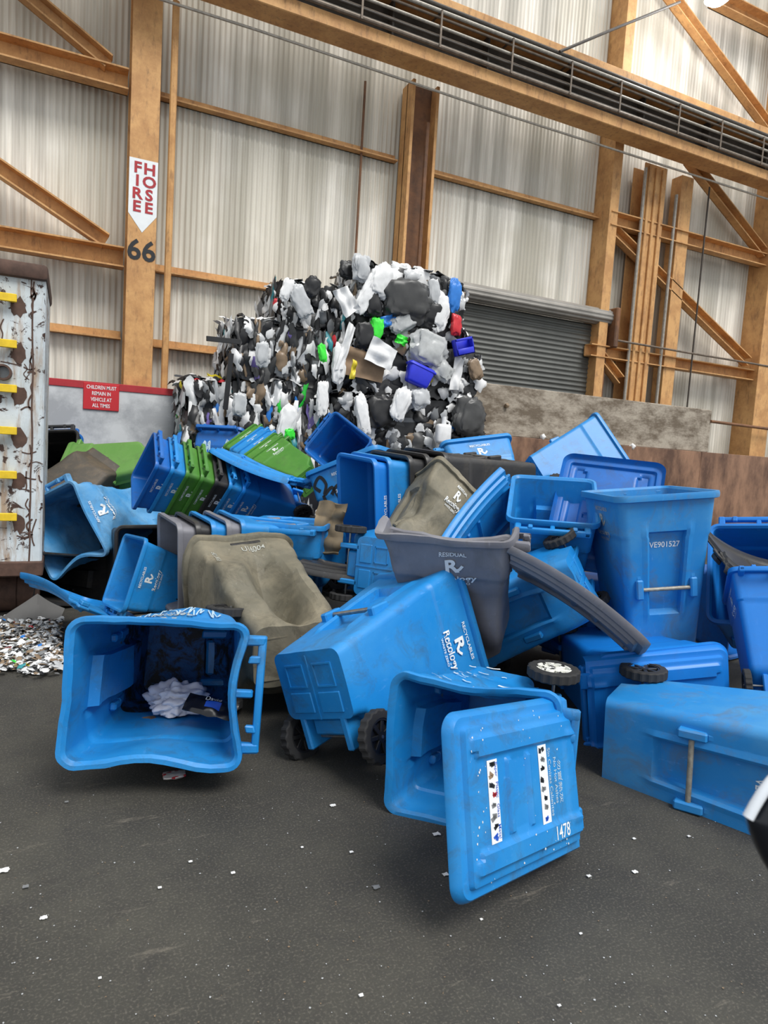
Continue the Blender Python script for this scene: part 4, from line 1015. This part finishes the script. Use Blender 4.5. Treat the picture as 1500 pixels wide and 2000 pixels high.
# F3 lid
def lid_pose(ph, pf, side):
    y = (ph - pf).normalized(); x = (side - y * side.dot(y)).normalized(); z = x.cross(y)
    return Matrix(((x.x, y.x, z.x, ph.x), (x.y, y.y, z.y, ph.y), (x.z, y.z, z.z, ph.z), (0, 0, 0, 1)))
def pose_of(key): return pose_matrix(key)
l3 = bm_obj('lid', lid_mesh(), 'blue', F3); l3.matrix_local = F3.matrix_world.inverted() @ pose_of('L3')
def lid_top(x, y, off=.002): return Vector((x, y, lid_h(x, y) + off))
def sticker(y, x0, x1, hgt, name, words, pal):
    bm = bmesh.new(); sheet(bm, 8, 2, lambda u, v: lid_top(x0 + (x1 - x0) * u, y - hgt / 2 + hgt * v, .0025), .0012)
    s_ = bm_obj(name, bm, 'ink', l3); n = len(pal); st = (x1 - x0) / n
    bm = bmesh.new(); r = random.Random(int(-y * 100))
    for i, c in enumerate(pal):
        cx = x0 + st * (i + .5)
        for _ in range(2):
            dx, dy = r.uniform(-.2, .2) * st, r.uniform(-.28, .1) * hgt; a, b = r.uniform(.16, .3) * st, r.uniform(.12, .24) * hgt; t = r.uniform(-.5, .5)
            vs = [bm.verts.new(lid_top(cx + dx + a * p[0] * math.cos(t) - b * p[1] * math.sin(t), y + dy + a * p[0] * math.sin(t) + b * p[1] * math.cos(t), .0032)) for p in ((-1, -1), (1, -.8), (.9, 1), (-.6, 1.1))]
            bm.faces.new(vs).material_index = c
    for i, wd in enumerate(words):
        text(bm, wd, .022, lambda u, v, i=i: lid_top(x0 + (x1 - x0) * (i + .5) / len(words) + u, y + hgt * .34 + v, .0034), .004, 1, 3)
    bm_obj('sticker_pictures', bm, ['black_ink', 'card', 'red', 'label_blue', 'grey_film'], s_)
sticker(-.60, -.138, .142, .062, 'sticker', ('Paper', 'Plastic', 'Glass', 'Metal'), (0, 1, 0, 2, 4, 4, 0, 3))
sticker(-.255, -.146, .146, .062, 'sticker', (), (0, 4, 0, 0, 4, 0, 4, 3))
bm = bmesh.new()
for s, y, sz in (('No Hot Ashes', -.165, .030), ('Sin Cenizas Calientes', -.205, .030), ('勿 置 熱 灰', -.195, 0.0)):
    if sz: text(bm, s, sz, lambda u, v, y=y: lid_top(u + .0, y + v, .0015), .006)
text(bm, '勿置熱灰', .030, lambda u, v: lid_top(u + .01, -.135 + v, .0015), .004, 1.4)
bm_obj('printed_lettering', bm, 'chalk', l3)
bm = bmesh.new(); text(bm, '1478', .072, lambda u, v: lid_top(.192 - v, -.17 + u, .0015), .004, .8); bm_obj('handwritten_number', bm, 'ink', l3)
bm = bmesh.new(); rs = random.Random(14); df3 = make_deform(dents=[((-.28, .0, .62), (.3, .45, .4), (.07, 0, 0)), ((-.29, -.05, 1), (.2, .4, .3), (.035, 0, 0)), ((-.22, .1, .2), (.4, .6, .5), (.07, 0, 0))], crumple=.014, freq=3.5, seed=3, squash=(.60, .10, .91))
for y0 in (-.2, -.12, -.05, .02, .09, .15, .2):
    ln = rs.uniform(.05, .10); ribbon(bm, [(y0 + ln * t, .982 + rs.uniform(-.006, .006)) for t in (0, .3, .6, 1)], rs.uniform(.008, .022), lambda u, v: Vector((-(WT + .0285), u, v)))
for _ in range(26):
    y0, z0, ln = rs.uniform(-.2, .25), rs.uniform(.0, .92), rs.uniform(.01, .07); ribbon(bm, [(y0 + ln * t, z0 + rs.uniform(-.01, .01)) for t in (0, .5, 1)], rs.uniform(.003, .016), side_map(-1, .009))
o = bm_obj('scuff_marks', bm, 'scuff', F3, deform=df3); o['kind'] = 'stuff'
rs = random.Random(4); bm = bmesh.new()
for _ in range(60):
    x, y = rs.uniform(-.28, .28), rs.choice((rs.uniform(-.74, -.62), rs.uniform(-.45, -.1))); a = rs.uniform(.0012, .0045)
    vs = [bm.verts.new(Vector((x + a * rs.uniform(.5, 1.6) * math.cos(t), y + a * rs.uniform(.5, 1.6) * math.sin(t), lid_h(x, y) + .0016))) for t in (0, 1.2, 2.4, 3.7, 5)]
    bm.faces.new(vs)
o = bm_obj('scuff_marks', bm, 'scuff', l3); o['kind'] = 'stuff'
# lid of the grey cart, and loose lids
def bow(k): return lambda p: Vector((p.x, p.y, p.z + k * ((p.y + .4) ** 2 - .16)))
g = bm_obj('lid', lid_mesh(), 'grey', M1, deform=bow(.22))
bpy.context.view_layer.update()
sideM1 = (M1.matrix_world.to_3x3() @ Vector((1, 0, 0))).normalized()
def loose(name, lp_, mat, label, k=.2):
    o = bm_obj(name, lid_mesh(), mat, deform=bow(k)); o.matrix_world = lp_; tag(o, label, 'cart lid', 'loose cart lids in the pile'); return o
g.matrix_local = M1.matrix_world.inverted() @ lid_pose(away(1012, 1100, 3.75), away(1240, 1262, 3.45), -(ray(1100, 1190).normalized() + Rt @ Vector((.02, .10, 0))))
loose('cart_lid', pose_of('LR4'), 'deep', 'dark blue lid standing with its underside showing above the dusty numbered cart', .1)
loose('cart_lid', lid_pose(away(205, 1196, 4.7), away(84, 1143, 5.3), ray(135, 1165).normalized() + Rt @ Vector((0, -.03, 0))), 'blue', 'blue lid lying edge-on on the floor below the white container')
loose('cart_lid', lid_pose(away(583, 944, 6.0), away(452, 888, 6.15), -ray(510, 910).normalized() + Rt @ Vector((0, .06, 0))), 'blue', 'blue lid lying on top of the stack with handles up')
loose('cart_lid', lid_pose(away(990, 975, 5.0), away(905, 1085, 4.75), Rt @ Vector((.5, .3, .85))), 'blue', 'blue lid leaning left of the open mouth tipped toward the viewer')
loose('cart_lid', lid_pose(away(600, 1104, 4.85), away(760, 1118, 4.75), ray(660, 1110).normalized() + Rt @ Vector((0, -.06, 0))), 'black', 'dark lid edge lying between the olive cart and the flat wheel')
loose('cart_lid', lid_pose(away(1385, 1065, 4.25), away(1560, 1130, 4.3), Rt @ Vector((0, -.5, 1.0))), 'black', 'black warped lid under the handle bar at the right edge', .5)
def crumpled(name, c, size, rot, mat, label, seed, th=.02):
    bm = bmesh.new(); Rm = Matrix(rot) if not isinstance(rot, Matrix) else rot; ph = Vector((seed * 3.1, seed, seed * 2.2))
    def fn(u, v):
        p = Vector(((u - .5) * size[0], (v - .5) * size[1], 0)); q = p * (3 / max(size)) * 1.2 + ph
        return c + Rm @ (p + Vector((mnoise.noise(q) * size[0] * .15, mnoise.noise(q + ph) * size[1] * .1, size[2] * (mnoise.noise(q * 1.2) + .5 * math.sin(u * 3.1 + seed)))))
    sheet(bm, 20, 20, fn, th); o = bm_obj(name, bm, mat, ang=60); return o
sh = crumpled('plastic_shard', away(643, 1032, 5.2), (.2, .42, .10), Rt @ Matrix(((.95, .15, .2), (.1, -1, -.1), (.2, .1, -1))), 'tan', '', 5); tag(sh, 'tan bent plastic shard left of the open nested blue cart', 'plastic shard')

# ------------------------------------------------------------------ rubbish in the front cart, litter, car mirror
def bag(name, c, size, mat, seed, label, cat, rot=None):
    bm = bmesh.new(); bmesh.ops.create_icosphere(bm, subdivisions=5, radius=1); ph = Vector((seed, seed * 2.3, seed * .7)); Rm = rot or Matrix.Identity(3)
    for v in bm.verts:
        q = v.co.copy(); n = mnoise.noise(q * 1.3 + ph) * .35 + abs(mnoise.noise(q * 2.4 + ph)) * .5 - abs(mnoise.noise(q * 4.6 + ph)) * .18 - .18
        q *= 1 + n; v.co = c + Rm @ Vector((q.x * size[0], q.y * size[1], max(q.z, -.45) * size[2]))
    o = bm_obj(name, bm, mat, ang=70); return tag(o, label, cat)
bag('plastic_bag', away(345, 1368, 3.42), (.16, .12, .10), 'cloth', 4.2, 'white crumpled bag lying inside the open front cart', 'bag')
pk = away(412, 1382, 3.22)
bm = bmesh.new(); Rk = Rt @ Matrix(((.95, .1, .3), (.25, -.45, -.85), (.05, .9, -.45)))
def pkf(u, v): return pk + Rk @ Vector(((u - .5) * .25, (v - .5) * .11, .025 * math.sin(math.pi * u) * math.sin(math.pi * v) + .012 * mnoise.noise(Vector((u * 5, v * 4, 2)))))
sheet(bm, 16, 8, pkf, .006); o = bm_obj('food_packet', bm, 'packet'); tag(o, 'black food packet with a blue label beside the white bag', 'packet')
bm = bmesh.new(); grid(bm, 4, 3, lambda u, v: pkf(.38 + .3 * u, .25 + .35 * v) + Rk @ Vector((0, 0, .010))); bm_obj('packet_label', bm, 'label_blue', o)
bm = bmesh.new(); text(bm, 'David', .035, lambda u, v: pkf(.5 + u / .25, .74 + v / .11) + Rk @ Vector((0, 0, .011)), .004); bm_obj('packet_lettering', bm, 'ink', o)
cd_ = away(295, 1415, 3.3); bm = bmesh.new(); sheet(bm, 8, 6, lambda u, v: cd_ + V3((u - .5) * .22, (v - .5) * .12, .02 * math.sin(u * 3)), .006); o = bm_obj('cardboard_scrap', bm, 'card'); tag(o, 'brown cardboard scrap on the floor of the open front cart', 'cardboard')
# litter
p = on_floor(340, 1519); bm = bmesh.new(); bmesh.ops.create_uvsphere(bm, u_segments=24, v_segments=12, radius=1)
for v in bm.verts: v.co = p + V3(v.co.x * .062 * (1 - .25 * math.cos(v.co.x * 6)), v.co.y * .035, .014 + v.co.z * .012 + .004 * mnoise.noise(v.co * 3))
for f in bm.faces: f.material_index = 1 if mnoise.noise(f.calc_center_median() * 55) > .22 else 0
o = bm_obj('crushed_can', bm, ['can', 'red']); tag(o, 'flattened red and white can on the asphalt before the open cart', 'can')
rl = random.Random(8)
SC = [(5, 1703, 17, 'large white paper scrap at the left edge of the asphalt'), (85, 1795, 10, 'thin white scrap low at the left'), (372, 1685, 6, 'small pale blue scrap in the middle of the floor'), (455, 1707, 7, 'small white scrap near the middle of the floor'),
      (852, 1632, 12, 'white scrap left of the open lid'), (735, 1735, 12, 'grey scrap between the can and the open lid'), (650, 1575, 10, 'wispy scrap right of the wheels on the floor'), (1238, 1640, 6, 'white speck right of the open lid'), (1345, 1636, 5, 'white speck before the right front cart'),
      (1092, 1968, 6, 'white speck near the bottom edge'), (705, 1948, 7, 'pale scrap at the bottom middle'), (1134, 1826, 5, 'white speck below the open lid'), (1150, 1714, 7, 'pale speck beside the lower corner of the lid'), (590, 1657, 5, 'white speck below the wheels'), (312, 1737, 6, 'white speck at the lower left'),
      (50, 1735, 9, 'small grey scrap at the left'), (130, 1568, 6, 'dark speck at the upper left floor'), (1240, 1705, 9, 'pale smear of paper right of the lid'), (686, 1667, 6, 'white speck left of the mid floor'), (870, 1710, 10, 'torn white scrap just left of the lid edge'), (195, 1913, 5, 'tiny speck near the lower left corner'), (940, 1798, 5, 'tiny white speck below the lid corner')]
for px, py, s, l in SC:
    c = on_floor(px, py); k = s / FPX * (c - CAM).length * .48; bm = bmesh.new(); sd_ = rl.uniform(0, 90)
    sheet(bm, 5, 4, lambda u, v: c + V3((u - .5) * 2 * k * (1 + .4 * mnoise.noise(V3(v * 3, sd_, 0))), (v - .5) * 1.5 * k * (1 + .4 * mnoise.noise(V3(u * 3, sd_, 4))), .006 + k * .25 * abs(mnoise.noise(V3(u * 3, v * 3, sd_)))), .002)
    o = bm_obj('paper_scrap', bm, 'white_film' if 'grey' not in l and 'dark' not in l else 'grey_film'); tag(o, l, 'paper scrap', 'scraps on the asphalt')
bm = bmesh.new()
for _ in range(1500):
    u, v = rl.random(), rl.random() ** 1.3
    c = on_floor(-60 + 180 * u, 1205 + 95 * v + 20 * rl.random(), .004 + .03 * rl.random()); a = rl.uniform(.008, .035)
    scrap(bm, c, V3(rl.uniform(-.6, .6), rl.uniform(-.6, .6), 1), a, a * rl.uniform(.4, 1), rl, pick(rl, (40, 26, 6, 8, 26, .3, .4, .8, .3, .8, 0, 12)), .006, rl.uniform(-3, 3))
o = bm_obj('paper_litter', bm, FILM, ang=60); tag(o, 'heap of torn paper litter on the floor below the white container', 'litter', kind='stuff')
bm = bmesh.new()
for _ in range(420):
    c = on_floor(rl.uniform(-50, 1550), rl.uniform(1480, 2050), .002); a = rl.uniform(.0012, .0036)
    vs = [bm.verts.new(c + V3(a * rl.uniform(.6, 1.4) * math.cos(t), a * rl.uniform(.6, 1.4) * math.sin(t), .001)) for t in (0, 1.5, 3, 4.6)]
    bm.faces.new(vs).material_index = rl.choice((0, 0, 1))
o = bm_obj('floor_specks', bm, ['pale_film', 'tan_film']); tag(o, 'tiny pale specks scattered over the asphalt', 'specks', kind='stuff')
# car mirror at the right edge of the picture
mz = .72; mc = away(1684, 1650, mz)
mr = empty('car_wing_mirror', Matrix.Translation(mc)); tag(mr, 'black car wing mirror with white cap at the right edge', 'car mirror')
out = [(1464, 1602), (1478, 1576), (1500, 1540), (1545, 1500), (1620, 1472), (1720, 1460), (1830, 1478), (1868, 1560), (1856, 1680), (1790, 1770), (1680, 1800), (1580, 1775), (1525, 1730), (1496, 1690), (1474, 1642)]
bm = bmesh.new(); OP = []
for q in range(len(out)):
    p0, p1, p2, p3 = [Vector(out[(q + e) % len(out)]) for e in (-1, 0, 1, 2)]
    for t in (0, .25, .5, .75): OP.append(.5 * (2 * p1 + (p2 - p0) * t + (2 * p0 - 5 * p1 + 4 * p2 - p3) * t * t + (3 * p1 - p0 - 3 * p2 + p3) * t ** 3))
ctr = Vector((1665, 1630)); rings = []
for k in range(-9, 10):
    an = k / 9 * 1.45; sc_, dz = math.cos(an) ** .55, math.sin(an) * (.05 if k > 0 else .022)
    rings.append([bm.verts.new(away(*(ctr + (p - ctr) * sc_), mz) + ray(750, 1000) * dz - mc) for p in OP])
for A, B in zip(rings, rings[1:]):
    for q in range(len(OP)): bm.faces.new((A[q], A[(q + 1) % len(OP)], B[(q + 1) % len(OP)], B[q]))
bm.faces.new(rings[0]); bm.faces.new(rings[-1][::-1])
bm_obj('mirror_housing', bm, 'mirror_black', mr)
bm = bmesh.new()
pts = [(1461, 1597), (1474, 1573), (1490, 1547), (1508, 1524), (1545, 1494), (1620, 1466), (1720, 1454)]
tube(bm, [away(px, py, mz - .012) - mc for px, py in pts], .0058, 14); bm_obj('white_trim', bm, 'mirror_white', mr)
